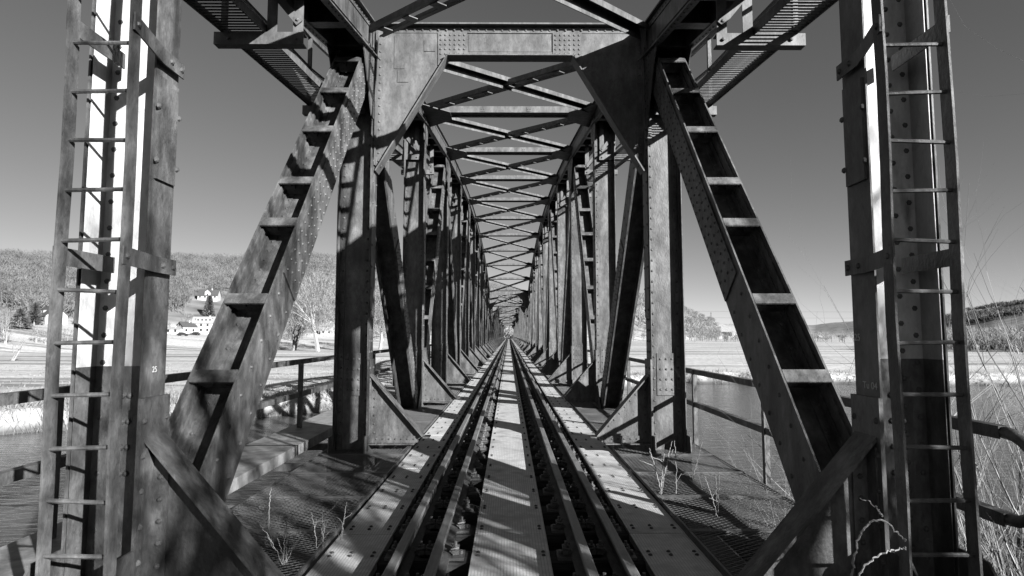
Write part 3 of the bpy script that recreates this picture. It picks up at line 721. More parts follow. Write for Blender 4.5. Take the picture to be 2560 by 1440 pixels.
# ladders
def ladder(side, label):
    s = side; yl = 2.86; xi, xo = (-1.853, -2.16) if s < 0 else (1.82, 2.14); rt = thing('access_ladder', label, 'ladder', (s*1.95, yl, 0), 'access ladders on the end posts')
    for x in (xi, xo):
        mb = MB(); segs = 14
        for k in range(segs):
            z0 = -.05+5.5*k/segs; z1 = -.05+5.5*(k+1)/segs
            w0 = .006*math.sin(k*1.3+x*3); w1 = .006*math.sin((k+1)*1.3+x*3)
            mb.bar((x+w0, yl, z0), (x+w1, yl, z1), .075, .012, (1,0,0))
        mb.build('side_rail', 'steel_old', rt)
    z = .19
    while z < 5.3:
        mb = MB(); tl = random.uniform(-.006, .006); mb.tube([(xi, yl, z+tl), (xo, yl, z-tl)], .0105, 7); mb.build('rung', 'steel_old', rt); z += .245
    for z in (1.83, 2.98, 4.1):
        xe = s*(TX0-WID0-.042); mb = MB(); pa = Vector((xi-s*.012, yl-.035, z)); pm = Vector((xe, yn(-1)-.10, z)); pe = Vector((xe, yn(-1)+.105, z))
        mb.bar(pa, pm, .009, .086); mb.bar(pm, pe, .009, .086)
        for q in (pa.lerp(pm, .1), pm.lerp(pe, .35), pm.lerp(pe, .85)): mb.rivet((q.x-s*.005, q.y, z), (-s,0,0), .018)
        mb.build('strap', 'steel_old', rt)
        mb = MB()
        xa, xb = sorted((xo+s*.008, xo+s*.016)); mb.box(xa, xb, yl-.03, yn(-1)-.03, z-.043, z+.043)
        mb.build('strap', 'steel_old', rt)
ladder(-1, 'tall steel ladder fixed to the left end post'); ladder(1, 'tall dark steel ladder fixed to the right end post')

# ================================================================== background: woods, houses, trees, banks
def tri_cloud(P, U, L_, W, name, mats, idx=None, parent=None, kind='stuff'):
    """many thin twig/blade triangles: base P, direction U (unit), length, width"""
    n = len(P); side = np.cross(U, rng.normal(size=(n, 3))); side /= np.linalg.norm(side, axis=1)[:,None]+1e-9
    v = np.empty((n, 3, 3)); v[:,0] = P-side*(W/2)[:,None]; v[:,1] = P+side*(W/2)[:,None]; v[:,2] = P+U*L_[:,None]
    me = bpy.data.meshes.new(name); me.vertices.add(n*3); me.vertices.foreach_set('co', v.reshape(-1).astype(np.float32))
    me.loops.add(n*3); me.loops.foreach_set('vertex_index', np.arange(n*3, dtype=np.int32))
    me.polygons.add(n); me.polygons.foreach_set('loop_start', np.arange(0, n*3, 3, dtype=np.int32)); me.polygons.foreach_set('loop_total', np.full(n, 3, np.int32))
    for m in (mats if isinstance(mats, (list, tuple)) else [mats]): me.materials.append(M[m])
    if idx is not None: me.polygons.foreach_set('material_index', idx.astype(np.int32))
    me.update(); me.validate()
    return link(name, me, parent, kind)
def wood(name, label, cat, pts, hgt, mats, per=60, tw=1.5, wd=.22, low=.30):
    """bare woodland: trunks and an uneven crown of twigs for every tree, as one mass"""
    Ps, Us, Ls, Ws, Is = [], [], [], [], []
    for (x, y), h in zip(pts, hgt):
        z = gz(x, y)-.3; m = per; cr = h*rng.uniform(.22, .34)
        th = rng.uniform(0, 2*np.pi, m); rr = cr*np.sqrt(rng.uniform(0, 1, m)); zz = h*(low+(.92-low)*rng.beta(1.6, 1.3, m)); rr = rr*np.clip(1.15-(zz/h-.5)**2*2.6, .25, 1)
        p = np.stack([x+rr*np.cos(th), y+rr*np.sin(th), z+zz], 1)
        u = np.stack([np.cos(th)*.6, np.sin(th)*.6, np.full(m, .9)], 1)+rng.normal(size=(m, 3))*.35; u /= np.linalg.norm(u, axis=1)[:,None]
        Ps.append(p); Us.append(u); Ls.append(rng.uniform(.6, 1.5, m)*tw); Ws.append(rng.uniform(.6, 1.4, m)*wd); Is.append(np.full(m, 1))
        Ps.append(np.array([[x, y, z]]*2)); Us.append(np.array([[.02, 0, 1.], [-.03, .02, 1.]])); Ls.append(np.array([h*.85, h*.7])); Ws.append(np.array([.45, .35])); Is.append(np.zeros(2))
    o = tri_cloud(np.concatenate(Ps), np.concatenate(Us), np.concatenate(Ls), np.concatenate(Ws), name, mats, np.concatenate(Is))
    o['label'] = label; o['category'] = cat; return o
HOUSES = [ground_at(px, py, 180) for px, py in ((125, 806), (515, 834), (523, 752), (434, 836), (466, 834), (822, 838), (655, 834))]
def clear_of_houses(x, y):
    for h in HOUSES:
        L_ = math.hypot(h.x, h.y); ux, uy = h.x/L_, h.y/L_; al = x*ux+y*uy; ac = abs(x*uy-y*ux)
        if ac < 11 and L_-70 < al < L_+9: return False
    return True
def polar_pts(n, px0, px1, r0, r1, keep=None):
    """n ground points between two bearings (given as photo columns) and two distances"""
    out = []
    a0 = math.atan2(at(px0, 838, 1).x-CAMP.x, 1); a1 = math.atan2(at(px1, 838, 1).x-CAMP.x, 1)
    while len(out) < n:
        a = random.uniform(a0, a1); r = math.sqrt(random.uniform(r0*r0, r1*r1)); x, y = r*math.sin(a), r*math.cos(a)
        if (keep is None or keep(x, y, r, a)) and clear_of_houses(x, y): out.append((x, y))
    return out
hill = polar_pts(2300, -150, 480, 300, 600, lambda x, y, r, a: r > 330+40*math.sin(a*23)) + polar_pts(2600, 400, 1300, 350, 720)
wood('hillside_wood', 'bare deciduous wood covering the hill behind the village', 'wood', hill, [random.uniform(8, 14) for _ in hill], ['twig_dark', 'forest'], 80, 1.7, .28)
rhill = polar_pts(1100, 1380, 1800, 640, 1350)
wood('distant_hill_wood', 'pale scrubby wood on the distant hill right of the bridge', 'wood', rhill, [random.uniform(7, 12) for _ in rhill], ['forest', 'scrub'], 26, 3.5, .8)
rh2 = polar_pts(900, 2330, 2700, 950, 1500, lambda x, y, r, a: math.sin(a*40+r*.012) > -.2)
wood('far_right_wood', 'dark patchy wood on the low hill at the right edge', 'wood', rh2, [random.uniform(5, 9) for _ in rh2], ['twig_dark', 'conifer'], 24, 3.5, 1.0)
orch = polar_pts(260, -60, 960, 225, 330, lambda x, y, r, a: gz(x, y) > -1.5)
wood('village_scrub', 'pale leafless scrub and garden trees around the village houses', 'scrub', orch, [random.uniform(3, 7) for _ in orch], ['twig', 'scrub'], 70, 1.0, .16)
rs = polar_pts(420, 2230, 2800, 230, 330)+polar_pts(160, 1580, 2140, 480, 640)
wood('field_edge_scrub', 'pale bushes along the far edge of the right-hand field', 'scrub', rs, [random.uniform(4, 9) for _ in rs], ['forest', 'scrub'], 60, 1.4, .25)
endt = [(random.uniform(-16, 16), random.uniform(285, 340)) for _ in range(220)]
wood('line_end_bushes', 'bright bushes closing the view at the far end of the track', 'bushes', endt, [random.uniform(3, 8) for _ in endt], ["bright", "bright"], 160, .9, .3, .02)

def shrub_mesh(seed, h, stems, m, spread=.35, depth=3, r0=.012):
    r = random.Random(seed); mb = MB()
    def grow(p, d, ln, rad, lev):
        pts = [p]; rs = [rad]; q = p; dd = d
        for k in range(4):
            dd = (dd+Vector((r.gauss(0, .13), r.gauss(0, .13), r.gauss(.02, .08)))).normalized(); q = q+dd*ln/4; pts.append(q); rs.append(rad*(1-.17*(k+1)))
        mb.tube(pts, rs, 4, cap=False)
        if lev < depth:
            for k in range(r.choice((2, 3, 4))):
                i = r.choice((1, 2, 3, 4)); ax = Vector((r.gauss(0, 1), r.gauss(0, 1), r.gauss(.4, .4))).normalized(); grow(pts[i], (dd+ax*.75).normalized(), ln*r.uniform(.4, .7), rs[i]*.62, lev+1)
    for k in range(stems):
        a = r.uniform(0, 6.283); grow(Vector((r.gauss(0, .12), r.gauss(0, .12), 0)), Vector((math.cos(a)*spread, math.sin(a)*spread, 1)).normalized(), h*r.uniform(.6, 1), r0*r.uniform(.7, 1.1), 0)
    return mb.mesh('stems', m)
# bare trees one can tell apart
def bare_tree(seed, h, spread=.5, depth=6, trunks=1, lean=0, thick=1):
    r = random.Random(seed); tr = MB(); tw = MB()
    def grow(p, d, ln, rad, lev):
        pts = [p]; rs = [rad]; q = p; dd = d
        for k in range(3):
            dd = (dd+Vector((r.gauss(0, .12), r.gauss(0, .12), r.gauss(.04, .08)))).normalized(); q = q+dd*ln/3; pts.append(q); rs.append(rad*(1-.13*(k+1)))
        (tr if lev < 2 else tw).tube(pts, rs, 6 if lev < 2 else 3, cap=False)
        if lev >= depth: return
        nb = r.choice((2, 3, 3)) if lev > 0 else r.choice((3, 4))
        for k in range(nb):
            i = r.choice((1, 2, 3, 3)) if lev > 0 else r.choice((2, 3, 3)); base = pts[i]
            ax = Vector((r.gauss(0, 1), r.gauss(0, 1), r.gauss(.2, .4))).normalized(); nd = (dd+ax*spread*r.uniform(.7, 1.4)).normalized()
            if nd.z < -.1: nd.z = .1
            grow(base, nd.normalized(), ln*r.uniform(.6, .82), rs[i]*r.uniform(.5, .68), lev+1)
    for t in range(trunks):
        d0 = Vector((r.gauss(lean, .12*(trunks > 1)+.02), r.gauss(0, .12*(trunks > 1)+.02), 1)).normalized(); grow(Vector((r.uniform(-.3, .3)*(trunks-1), 0, 0)), d0, h*.30, h*.018*thick, 0)
    return tr.mesh('trunk', 'bark'), tw.mesh('crown', 'twig')
def twig_crown(seed, h, rad, m):
    r = np.random.default_rng(seed); t = r.beta(1.5, 1.4, m); th = r.uniform(0, 6.283, m); lob = 1+.25*np.sin(3*th+seed)+.2*np.sin(7*t*3+seed)
    rr = rad*np.sqrt(r.uniform(0, 1, m))*np.clip(1.1-(t-.45)**2*3.2, .15, 1)*lob
    P = np.stack([rr*np.cos(th), rr*np.sin(th), h*(.22+.76*t)], 1); U = np.stack([np.cos(th)*.5, np.sin(th)*.5, np.ones(m)], 1)+r.normal(size=(m, 3))*.3; U /= np.linalg.norm(U, axis=1)[:,None]
    return P, U
def bushy_tree(px, py, d, h, rad, proto, rz, label):
    p = at(px, py, d); t = put_tree(proto, p.x, p.y, h/8.5, rz, label)
    P, U = twig_crown(int(px), 8.5, rad*8.5/h, 2600); o = tri_cloud(P, U, np.full(len(P), .6), np.full(len(P), .045), 'twigs', 'grass', kind=None); o.parent = t
def put_tree(protos, x, y, sc, rz, label, group=None, z=None, name='bare_tree', mats=None):
    t = thing(name, label, 'tree', (x, y, gz(x, y)-.1 if z is None else z), group); t.scale = (sc, sc, sc); t.rotation_euler.z = rz
    link('trunk', protos[0], t, None, (0,0,0)); link('crown', protos[1], t, None, (0,0,0)); return t
PT = [bare_tree(11, 10, .55, 6, thick=1.5), bare_tree(23, 10, .45, 5, 2, thick=1.5), bare_tree(37, 10, .7, 5, 3, thick=1.4)]
bushy_tree(795, 872, 190, 25, 6.5, PT[0], .3, 'tall pale bare tree with straight trunk in the field left of the bridge post')
bushy_tree(850, 870, 205, 22, 6, PT[1], 1.9, 'tall bare tree partly hidden behind the left portal post')
bushy_tree(735, 868, 200, 17, 6, PT[2], 1.1, 'broad bare tree between the inclined beam and the tall pale tree')
bushy_tree(950, 868, 215, 22, 6, PT[0], 4.1, 'bare tree seen between the left portal post and the next diagonal')
bushy_tree(690, 866, 225, 17, 5, PT[1], 2.5, 'bare tree standing right beside the inclined left beam')
for i, (px, d) in enumerate(((2250, 165), (2295, 172), (2405, 168), (2545, 165))):
    p = at(px, 878, d); put_tree(PT[2], p.x, p.y, .72+.08*(i % 2), i*1.4, ['small dark fruit tree, leftmost of the row in the right field', 'small fruit tree, second of the row in the right field', 'small fruit tree right of the ladder in the right field', 'small fruit tree at the right picture edge'][i], 'fruit trees in the field', name='fruit_tree')
for i, (px, py, d, sc) in enumerate(((30, 905, 120, .75), (120, 895, 135, .6), (270, 905, 105, .9))):
    p = at(px, py, d); put_tree(PT[(i+1) % 3], p.x, p.y, sc, i*2.2+.4, ['low spreading bare tree at the left picture edge', 'slender pale young tree beside the left ladder', 'pale young tree seen behind the white post'][i], name='young_tree')
# trees by the abutment, behind the photographer: their branches dapple the end of the bridge
SH = [bare_tree(91, 10, .6, 6, thick=2.6), bare_tree(52, 10, .6, 6, 2, thick=1.45), bare_tree(77, 10, .55, 6, 2, thick=1.45)]
for i, (x, y, sc, k, rz) in enumerate(((5.0, -4.8, 1.2, 1, .4), (6.4, -5.8, 1.05, 2, 2.4), (9.8, -4.2, 1.2, 0, 3.4), (6.0, -3.7, 1.05, 1, 1.0), (7.8, -3.0, .95, 2, 4.0))):
    put_tree(SH[k], x, y, sc, rz, ['many-stemmed bare tree close beside the bridge approach', 'forked bare tree behind the first one on the bank', 'tall single-trunk bare tree farther out on the approach bank', 'small many-stemmed tree beside the abutment', 'small forked tree lower on the bank', 'wide many-stemmed tree at the back of the approach bank', 'forked tree in the middle of the approach bank', 'forked tree nearest the track behind the abutment'][i], 'bare trees on the approach bank', z=gz(x, y)-.2)
TH = shrub_mesh(31, 3.0, 22, 'twig_dark', .45, 3, .03)
for i, (x, y, sc) in enumerate(((5.6, -1.6, 1.0), (6.6, -.6, 1.1), (7.4, -2.2, 1.2), (4.9, -2.9, .9))):
    t = thing('bramble_thicket', ['tangled thicket beside the right abutment', 'tangled thicket a step down the right bank', 'tall thicket behind the other brambles on the right bank', 'low thicket nearest the track on the right'][i], 'shrub', (x, y, gz(x, y)-.1), 'thickets on the approach bank'); t.scale = (sc,)*3; t.rotation_euler.z = i*1.7
    link('stems', TH, t, None, (0,0,0))

# garden conifers by the left house
def conifer_mesh(seed, h, rad):
    r = np.random.default_rng(seed); m = 1500; t = r.uniform(0, 1, m)**.8; th = r.uniform(0, 6.283, m); rr = rad*(1-t)*np.sqrt(r.uniform(.2, 1, m))
    return np.stack([rr*np.cos(th), rr*np.sin(th), .4+t*(h-.6)], 1), np.stack([np.cos(th)*.9, np.sin(th)*.9, -.15+0*th], 1)
for i, (px, py, d, h, rd, lab) in enumerate(((48, 822, 225, 7.5, 4.2, 'broad dark round conifer left of the white gabled house'), (85, 812, 228, 9, 2.6, 'dark pointed conifer next to the white gabled house'), (200, 812, 240, 7, 2.4, 'dark conifer behind the left ladder post beside the house'), (522, 790, 300, 11, 2.6, 'tall spruce below the dark-roofed hillside house'), (2418-720, 838, 560, 11, 5, 'dark round tree at the foot of the distant hill'))):
    q = ground_at(px, py, 150); z = gz(q.x, q.y)-.2; t = thing('conifer_tree', lab, 'tree', (q.x, q.y, z), 'evergreen trees')
    mb = MB(); mb.tube([(0,0,0), (0,0,h*.9)], [.25, .04], 6); mb.build('trunk', 'bark', None).parent = t
    P, U = conifer_mesh(i, h, rd); U /= np.linalg.norm(U, axis=1)[:,None]
    o = tri_cloud(P, U, np.full(len(P), h*.13), np.full(len(P), h*.07), 'crown', 'conifer', kind=None); o.parent = t

# ---------------------------------------------------------------- houses
def house(label, x, y, z, rz, L_, Wd, eave, ridge, wallm, roofm, windows=True, dormer=None, name='house', gable_win=0):
    t = thing(name, label, 'house' if name == 'house' else 'barn', (x, y, z)); t.rotation_euler.z = rz
    if name == 'house': t.scale = (.8, .8, .8)
    mb = MB(); mb.prism([(-Wd/2, -2), (Wd/2, -2), (Wd/2, eave), (0, ridge), (-Wd/2, eave)], 'x', -L_/2, L_/2); o = mb.build('wall', wallm); o.parent = t
    for s in (-1, 1):
        ov = .45; sl = (ridge-eave)/(Wd/2); mb = MB()
        a = (0, ridge+.12); b = (s*(Wd/2+ov), eave-ov*sl+.12); pl = [a, b, (b[0], b[1]+.22), (0, ridge+.36)]
        mb.prism(pl if s < 0 else pl[::-1], 'x', -L_/2-.35, L_/2+.35); o = mb.build('roof', roofm); o.parent = t
        if s < 0: ro = o
    mb = MB(); mb.box(L_*.15-.35, L_*.15+.35, -.6, .1, ridge-.6, ridge+1.0); o = mb.build('chimney', 'wall'); o.parent = ro
    def window(px, py, pz, w_, h_, nrm, par):
        mb = MB()
        if nrm == 'y': mb.box(px-w_/2-.1, px+w_/2+.1, py-.06, py+.1, pz-.1, pz+h_+.1)
        else: mb.box(*sorted((px, px+nrm*.06)), py-w_/2-.1, py+w_/2+.1, pz-.1, pz+h_+.1)
        f = mb.build('window', 'wall'); f.parent = par; mb = MB()
        if nrm == 'y': mb.box(px-w_/2, px+w_/2, py-.09, py-.05, pz, pz+h_)
        else: mb.box(*sorted((px+nrm*.05, px+nrm*.09)), py-w_/2, py+w_/2, pz, pz+h_)
        g = mb.build('pane', 'glass'); g.parent = f
    if windows:
        k = max(2, int(L_/3.2))
        for st in range(max(1, int(eave/2.7))):
            for i in range(k): window(-L_/2+L_*(i+.5)/k, -Wd/2, .9+st*2.7, 1.1, 1.3, 'y', t)
        for i in range(gable_win):
            for sx in (-1, 1): window(sx*L_/2, (i-(gable_win-1)/2)*2.6, 1.0, 1.1, 1.3, sx, t); window(sx*L_/2, (i-(gable_win-1)/2)*2.2, 3.9, 1.0, 1.2, sx, t)
    if dormer:
        xs, dw, gab = dormer; zz = eave+.3*(ridge-eave); yb = -Wd/2*.72
        mb = MB()
        if gab: mb.prism([(xs-dw/2, eave-.5), (xs+dw/2, eave-.5), (xs+dw/2, zz+1.2), (xs, zz+1.2+dw*.45), (xs-dw/2, zz+1.2)], 'y', -Wd/2-.1, .0)
        else: mb.box(xs-dw/2, xs+dw/2, yb, .0, zz, zz+1.6)
        dm = mb.build('dormer', 'wall'); dm.parent = t
        if gab:
            for s in (-1, 1):
                mb = MB(); mb.bar((xs, -Wd/4, zz+1.32+dw*.45), (xs+s*(dw/2+.25), -Wd/4, zz+1.2-.06), Wd/2+.5, .16, (0,0,1)) if False else mb.prism([(xs, zz+1.25+dw*.45), (xs+s*(dw/2+.3), zz+1.0), (xs+s*(dw/2+.3), zz+1.2), (xs, zz+1.45+dw*.45)][::s], 'y', -Wd/2-.4, 0)
                o = mb.build('dormer_roof', roofm); o.parent = t
            window(xs, -Wd/2-.1, eave+.1, .9, 1.2, 'y', t)
        else:
            mb = MB(); mb.box(xs-dw/2-.2, xs+dw/2+.2, yb-.25, .2, zz+1.6, zz+1.8); o = mb.build('dormer_roof', roofm); o.parent = t
            n = max(2, int(dw/2))
            for i in range(n): window(xs-dw/2+dw*(i+.5)/n, yb, zz+.35, .9, .9, 'y', t)
    return t
p = ground_at(125, 806, 180); house('white gabled house with dark roof and wide dormer at far left', p.x, p.y, gz(p.x, p.y)+.2, R(-28), 13, 10, 3.0, 7.6, 'wall', 'roof', True, (-2, 6, False), gable_win=2)
p = ground_at(515, 834, 180); house('two-storey white house with pale roof at the foot of the hill', p.x, p.y, gz(p.x, p.y)+.2, R(14), 13, 9, 5.4, 8.6, 'wall', 'roof_light', True, (-.5, 8, False), gable_win=2)
p = ground_at(523, 752, 180); house('dark-roofed house with white central gable high on the hillside', p.x, p.y, gz(p.x, p.y)+.6, R(10), 14, 9, 2.6, 7.2, 'wall', 'roof', True, (0, 4, True))
p = ground_at(434, 836, 180); house('low white shed left of the village houses', p.x, p.y, gz(p.x, p.y)+.1, R(8), 7, 5, 2.4, 3.2, 'wall', 'roof_light', True)
p = ground_at(466, 834, 180); house('small dark-roofed cottage between the shed and the two-storey house', p.x, p.y, gz(p.x, p.y)+.1, R(60), 8, 6, 3.4, 5.8, 'wall', 'roof', True, gable_win=1)
p = ground_at(822, 838, 180); house('pale house behind the tall bare trees', p.x, p.y, gz(p.x, p.y)+.1, R(-10), 8, 7, 5.0, 7.4, 'wall', 'roof_light', True)
p = ground_at(655, 834, 180); house('white house hidden behind the inclined left beam', p.x, p.y, gz(p.x, p.y)+.1, R(4), 10, 7, 3.4, 6.4, 'wall', 'roof_light', True)
p = ground_at(2105, 838, 180); house('long dark barn in the distance across the right field', p.x, p.y, gz(p.x, p.y), R(4), 17, 9, 2.6, 4.6, 'wood_dark', 'roof', False, name='barn')
p = ground_at(1812, 838, 180); house('long low dark farm building below the distant hill', p.x, p.y, gz(p.x, p.y), R(-8), 22, 10, 3.4, 5.6, 'wood_dark', 'roof', False, name='barn')
p = ground_at(2048, 838, 180); house('small pale farmhouse left of the distant barn', p.x, p.y, gz(p.x, p.y), R(12), 9, 8, 3.2, 6, 'wall', 'roof_light', False)
# parked cars
def car(x, y, z, rz, label):
    t = thing('parked_car', label, 'car', (x, y, z), 'cars parked in the village'); t.rotation_euler.z = rz
    mb = MB(); mb.prism([(-2.1, .35), (2.1, .35), (2.15, .75), (1.3, .92), (-1.9, .95), (-2.15, .8)], 'y', -.85, .85); o = mb.build('body', 'carpaint'); o.parent = t
    mb = MB(); mb.prism([(-1.7, .93), (1.0, .92), (.35, 1.42), (-1.2, 1.45)], 'y', -.72, .72); o = mb.build('cabin', 'glass'); o.parent = t
    for sx in (-1.3, 1.3):
        for sy in (-.82, .82):
            mb = MB(); mb.tube([(sx, sy-.1, .32), (sx, sy+.1, .32)], .32, 12); o = mb.build('wheel', 'tyre'); o.parent = t
p = ground_at(457, 840, 180); car(p.x, p.y, gz(p.x, p.y), R(8), 'dark parked car, left of two by the white shed')
p = ground_at(487, 839, 180); car(p.x, p.y, gz(p.x, p.y), R(170), 'dark parked car in front of the two-storey white house')
# masts and wires
for px, py0, py1, d, lab in ((1778, 806, 780, 1200, 'slim mast standing on the distant hill crest'), (1755, 802, 784, 1200, 'shorter mast on the distant hill crest')):
    a = at(px, py0, d); b = at(px, py1, d); t = thing('mast', lab, 'mast', (a.x, a.y, a.z-8)); h = b.z-a.z+8
    mb = MB(); mb.tube([(0,0,0), (0,0,h)], [1.2, .5], 6); o = mb.build('pole', 'wire'); o.parent = t
    mb = MB(); mb.box(-1.6, 1.6, -.3, .3, h-3, h-2.2); o = mb.build('crossarm', 'wire'); o.parent = t
for i, (py0, py1) in enumerate(((798, 784), (782, 770))):
    a = at(1700, py0-4, 700); b = at(3100, py1+6, 700); pts = []
    for k in range(25):
        f = k/24; q = a.lerp(b, f); q.z -= 22*f*(1-f)*(.25); pts.append(q)
    mb = MB(); mb.tube(pts, .09, 4); tag(mb.build('power_line', 'wire'), ['lower power line wire crossing the sky on the right', 'upper power line wire crossing the sky on the right'][i], 'wire', 'power line wires')

# ---------------------------------------------------------------- bank grass and reeds
def blades(n, pts, l0, l1, w_, name, label, m, lean=.35):
    P = np.array([(x, y, gz(x, y)-.03) for x, y in pts]); n = len(P)
    U = np.stack([rng.normal(0, lean, n), rng.normal(0, lean, n), np.ones(n)], 1); U /= np.linalg.norm(U, axis=1)[:,None]
    o = tri_cloud(P, U, rng.uniform(l0, l1, n), rng.uniform(.6, 1.4, n)*w_, name, m); o['label'] = label; o['category'] = 'grass'; return o
def bank_pts(n, x0, x1, o0, o1):
    out = []
    while len(out) < n:
        x = random.uniform(x0, x1)
        if random.random() > .25+.75*max(0, math.sin(x*.9+2*math.sin(x*.23)))*max(.2, math.sin(x*2.3+1)): continue
        y = float(fbank(x))+random.uniform(o0, o1); out.append((x, y))
    return out
blades(0, bank_pts(8000, -70, -22, -.2, 7), .5, 2.1, .05, 'bank_reeds', 'tall pale reeds along the far left river bank', 'grass')
blades(0, bank_pts(9000, -26, 8, .2, 7), .25, .7, .09, 'bank_grass', 'tufty bright grass on the far bank left of the bridge', 'grass', .6)
blades(0, bank_pts(5000, 8, 130, .2, 5), .2, .8, .08, 'bank_grass', 'pale grass along the far bank on the right', 'grass', .5)
fp = [(random.uniform(-150, -10), 0) for _ in range(9000)]; fp = [(x, float(np.interp(x, FBa[:,0], FBa[:,1]))+7+random.random()**2*80) for x, _ in fp]
blades(0, fp, .15, .5, .12, 'field_grass', 'rough grass on the meadow beyond the river', 'grass', .6)
# near bank brush on the right and left
nb = [(random.uniform(3.0, 16), random.uniform(2.5, 9.5)) for _ in range(15000)]; nb = [(x, y) for x, y in nb if not (x < 4.7 and y < 3.7)]
blades(0, nb, .4, 1.5, .014, 'dry_bank_grass', 'tangled dry grass on the near bank at right', 'twig', .5)
nb = [(random.uniform(3.4, 8), random.uniform(3.9, 7.5)) for _ in range(6500)]
blades(0, nb, 1.4, 3.1, .016, 'dry_reeds', 'tall dry stalks behind the railing loop at right', 'twig', .3)
nb = [(random.uniform(-14, -5), random.uniform(1, 9)) for _ in range(5000)]
blades(0, nb, .3, .9, .012, 'dry_bank_grass', 'dry grass on the near bank at left', 'twig', .45)
SM = [shrub_mesh(3, 1.5, 8, 'twig'), shrub_mesh(5, 2.2, 7, 'twig_dark', .25), shrub_mesh(9, 1.1, 10, 'twig', .5)]
def shrub(px, py, d, which, sc, label, z=None):
    p = at(px, py, d); t = thing('bare_shrub', label, 'shrub', (p.x, p.y, gz(p.x, p.y)-.05 if z is None else z), 'bare shrubs on the near bank'); t.scale = (sc,)*3; t.rotation_euler.z = px*.37
    link('stems', SM[which], t, None, (0,0,0))
for i, a in enumerate(((1830, 1250, 8.0, 0, 3.0, 'pale twiggy shrub behind the right inclined beam, over the water'), (1930, 1250, 7.6, 2, 3.6, 'low pale shrub under the right railing'), (2110, 1100, 8.5, 0, 3.2, 'pale shrub between the right beam and the right end post'),
                       (2470, 1200, 6.5, 1, 2.3, 'dark tall-stemmed shrub right of the right ladder'), (2535, 1200, 6.0, 1, 2.5, 'dark shrub at the right picture edge behind the railing loop'), (2500, 1250, 5.0, 0, 2.0, 'pale shrub beside the railing loop'), (2560, 1300, 4.6, 2, 2.2, 'low tangled shrub in the lower right corner'),
                       (2440, 1250, 8, 1, 2.4, 'thin dark shrub seen through the right ladder'), (2490, 1250, 5.6, 0, 2.6, 'tall pale shrub just right of the right ladder'), (2545, 1250, 6.6, 2, 3.4, 'broad pale shrub behind the railing loop at the picture edge'), (2450, 1250, 7.0, 2, 3.2, 'pale shrub seen between the ladder and the railing loop'), (2515, 1250, 7.6, 0, 3.4, 'dense pale bush rising above the right railing'), (2575, 1250, 5.4, 0, 2.6, 'dense pale bush at the very right picture edge'), (2475, 1250, 5.9, 2, 3.0, 'low dense bush under the railing loop'), (20, 1280, 5.2, 2, .55, 'pale broken twigs at the lower left picture edge'))):
    shrub(*a)
# ---------------------------------------------------------------- twigs growing through the deck
def twig(name, label, px, py, d, pieces, z=-.12):
    """pieces: list of polylines in photo-plane metres (dx, dy-depth, dz) from the foot"""
    p = at(px, py, d); k = (p.z-CAMP.z); q = CAMP+(p-CAMP)*((z-CAMP.z)/k) if k < 0 else p
    t = thing(name, label, 'twig', q, 'dry twigs growing through the bridge deck')
    for pl in pieces:
        r_ = pl[0]; mb = MB(); pts = [Vector(v) for v in pl[1:]]
        for _ in range(2):
            if len(pts) > 2: pts = [pts[0]]+[q_ for i in range(len(pts)-1) for q_ in (pts[i].lerp(pts[i+1], .25), pts[i].lerp(pts[i+1], .75))]+[pts[-1]]
        sm = []
        for i in range(len(pts)-1):
            for f in (0, .34, .67): sm.append(pts[i].lerp(pts[i+1], f)+Vector((random.gauss(0, .003), random.gauss(0, .003), random.gauss(0, .003))))
        sm.append(pts[-1]); mb.tube(sm, [r_*(1-.6*i/(len(sm)-1)) for i in range(len(sm))], 5)
        o = mb.build('stem', 'twig'); o.parent = t
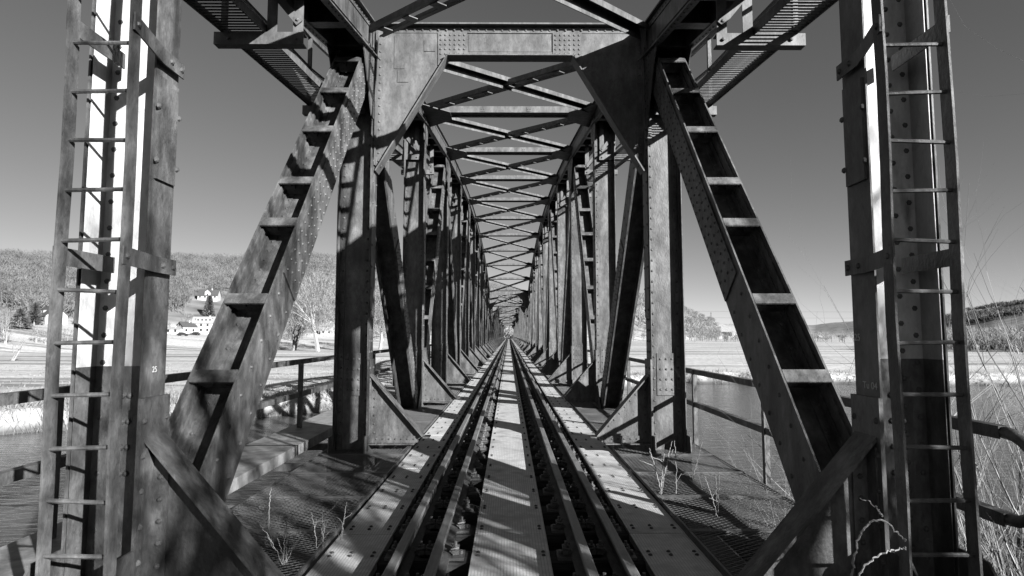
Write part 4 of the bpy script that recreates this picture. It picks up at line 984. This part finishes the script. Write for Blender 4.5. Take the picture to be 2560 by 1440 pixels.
def sprout(seed, h, n, lean=.3, r_=.003):
    r = random.Random(seed); out = []
    for k in range(n):
        a = r.uniform(0, 6.283); l = h*r.uniform(.45, 1); dx, dy = math.cos(a)*lean*r.uniform(.2, 1)*l, math.sin(a)*lean*r.uniform(.2, 1)*l*.6
        s0 = Vector((r.gauss(0, .015), r.gauss(0, .015), 0)); m = s0+Vector((dx*.4, dy*.4, l*.5)); e = s0+Vector((dx, dy, l)); out.append((r_, s0, m, e))
        for b in range(r.choice((0, 1, 2))):
            f = r.uniform(.3, .8); q = s0.lerp(e, f); out.append((r_*.6, q, q+Vector((r.gauss(0, .07), r.gauss(0, .03), r.uniform(.03, .10))*1)))
    return out
twig('dry_twig', 'cluster of pale dry stems at the lower left through the mesh', 715, 1410, 3.3, sprout(1, .3, 6, .8))
twig('dry_twig', 'single straight pale stem beside the left service ledge', 672, 1360, 3.5, [(.005, (0,0,0), (-.005,0,.2), (.004,0,.42))])
twig('dry_twig', 'spreading pale twig lying on the left mesh', 800, 1370, 3.4, sprout(4, .3, 5, 1.1))
twig('dry_twig', 'short forked twig next to the left plate strip', 850, 1350, 3.6, sprout(8, .26, 3, .8))
twig('dry_twig', 'tall upright pale stem on the right mesh near the knee bracket', 1690, 1235, 4.9, [(.006, (0,0,0), (.01,0,.25), (-.005,0,.52)), (.004, (.005,0,.12), (.06,0,.2))])
twig('dry_twig', 'forked pale stems in the middle of the right mesh', 1650, 1235, 4.8, sprout(12, .55, 4, .35, .006))
twig('dry_twig', 'pale slanting twig right of the forked stems', 1730, 1205, 5.1, [(.005, (0,0,0), (.07,.02,.2), (.13,.03,.42)), (.004, (0,0,0), (-.04,0,.1))])
twig('dry_twig', 'dark thin sprouts at the front of the right mesh', 1790, 1290, 4.3, sprout(17, .4, 4, .3, .004))
twig('bramble_shoot', 'thorny arching bramble shoots in front of the right end post', 2130, 1560, 2.3, [(.007, (0,0,0), (.01,0,.25), (.06,0,.42), (.16,0,.47), (.26,0,.36)), (.006, (-.04,0,0), (.02,0,.2), (.12,0,.30), (.26,0,.33)), (.004, (.16,0,.47), (.13,0,.52), (.06,0,.55))], z=.16)
twig('dry_twig', 'small leafless sprout between the left rails', 1195, 1290, 3.9, sprout(21, .2, 3, .5, .003))
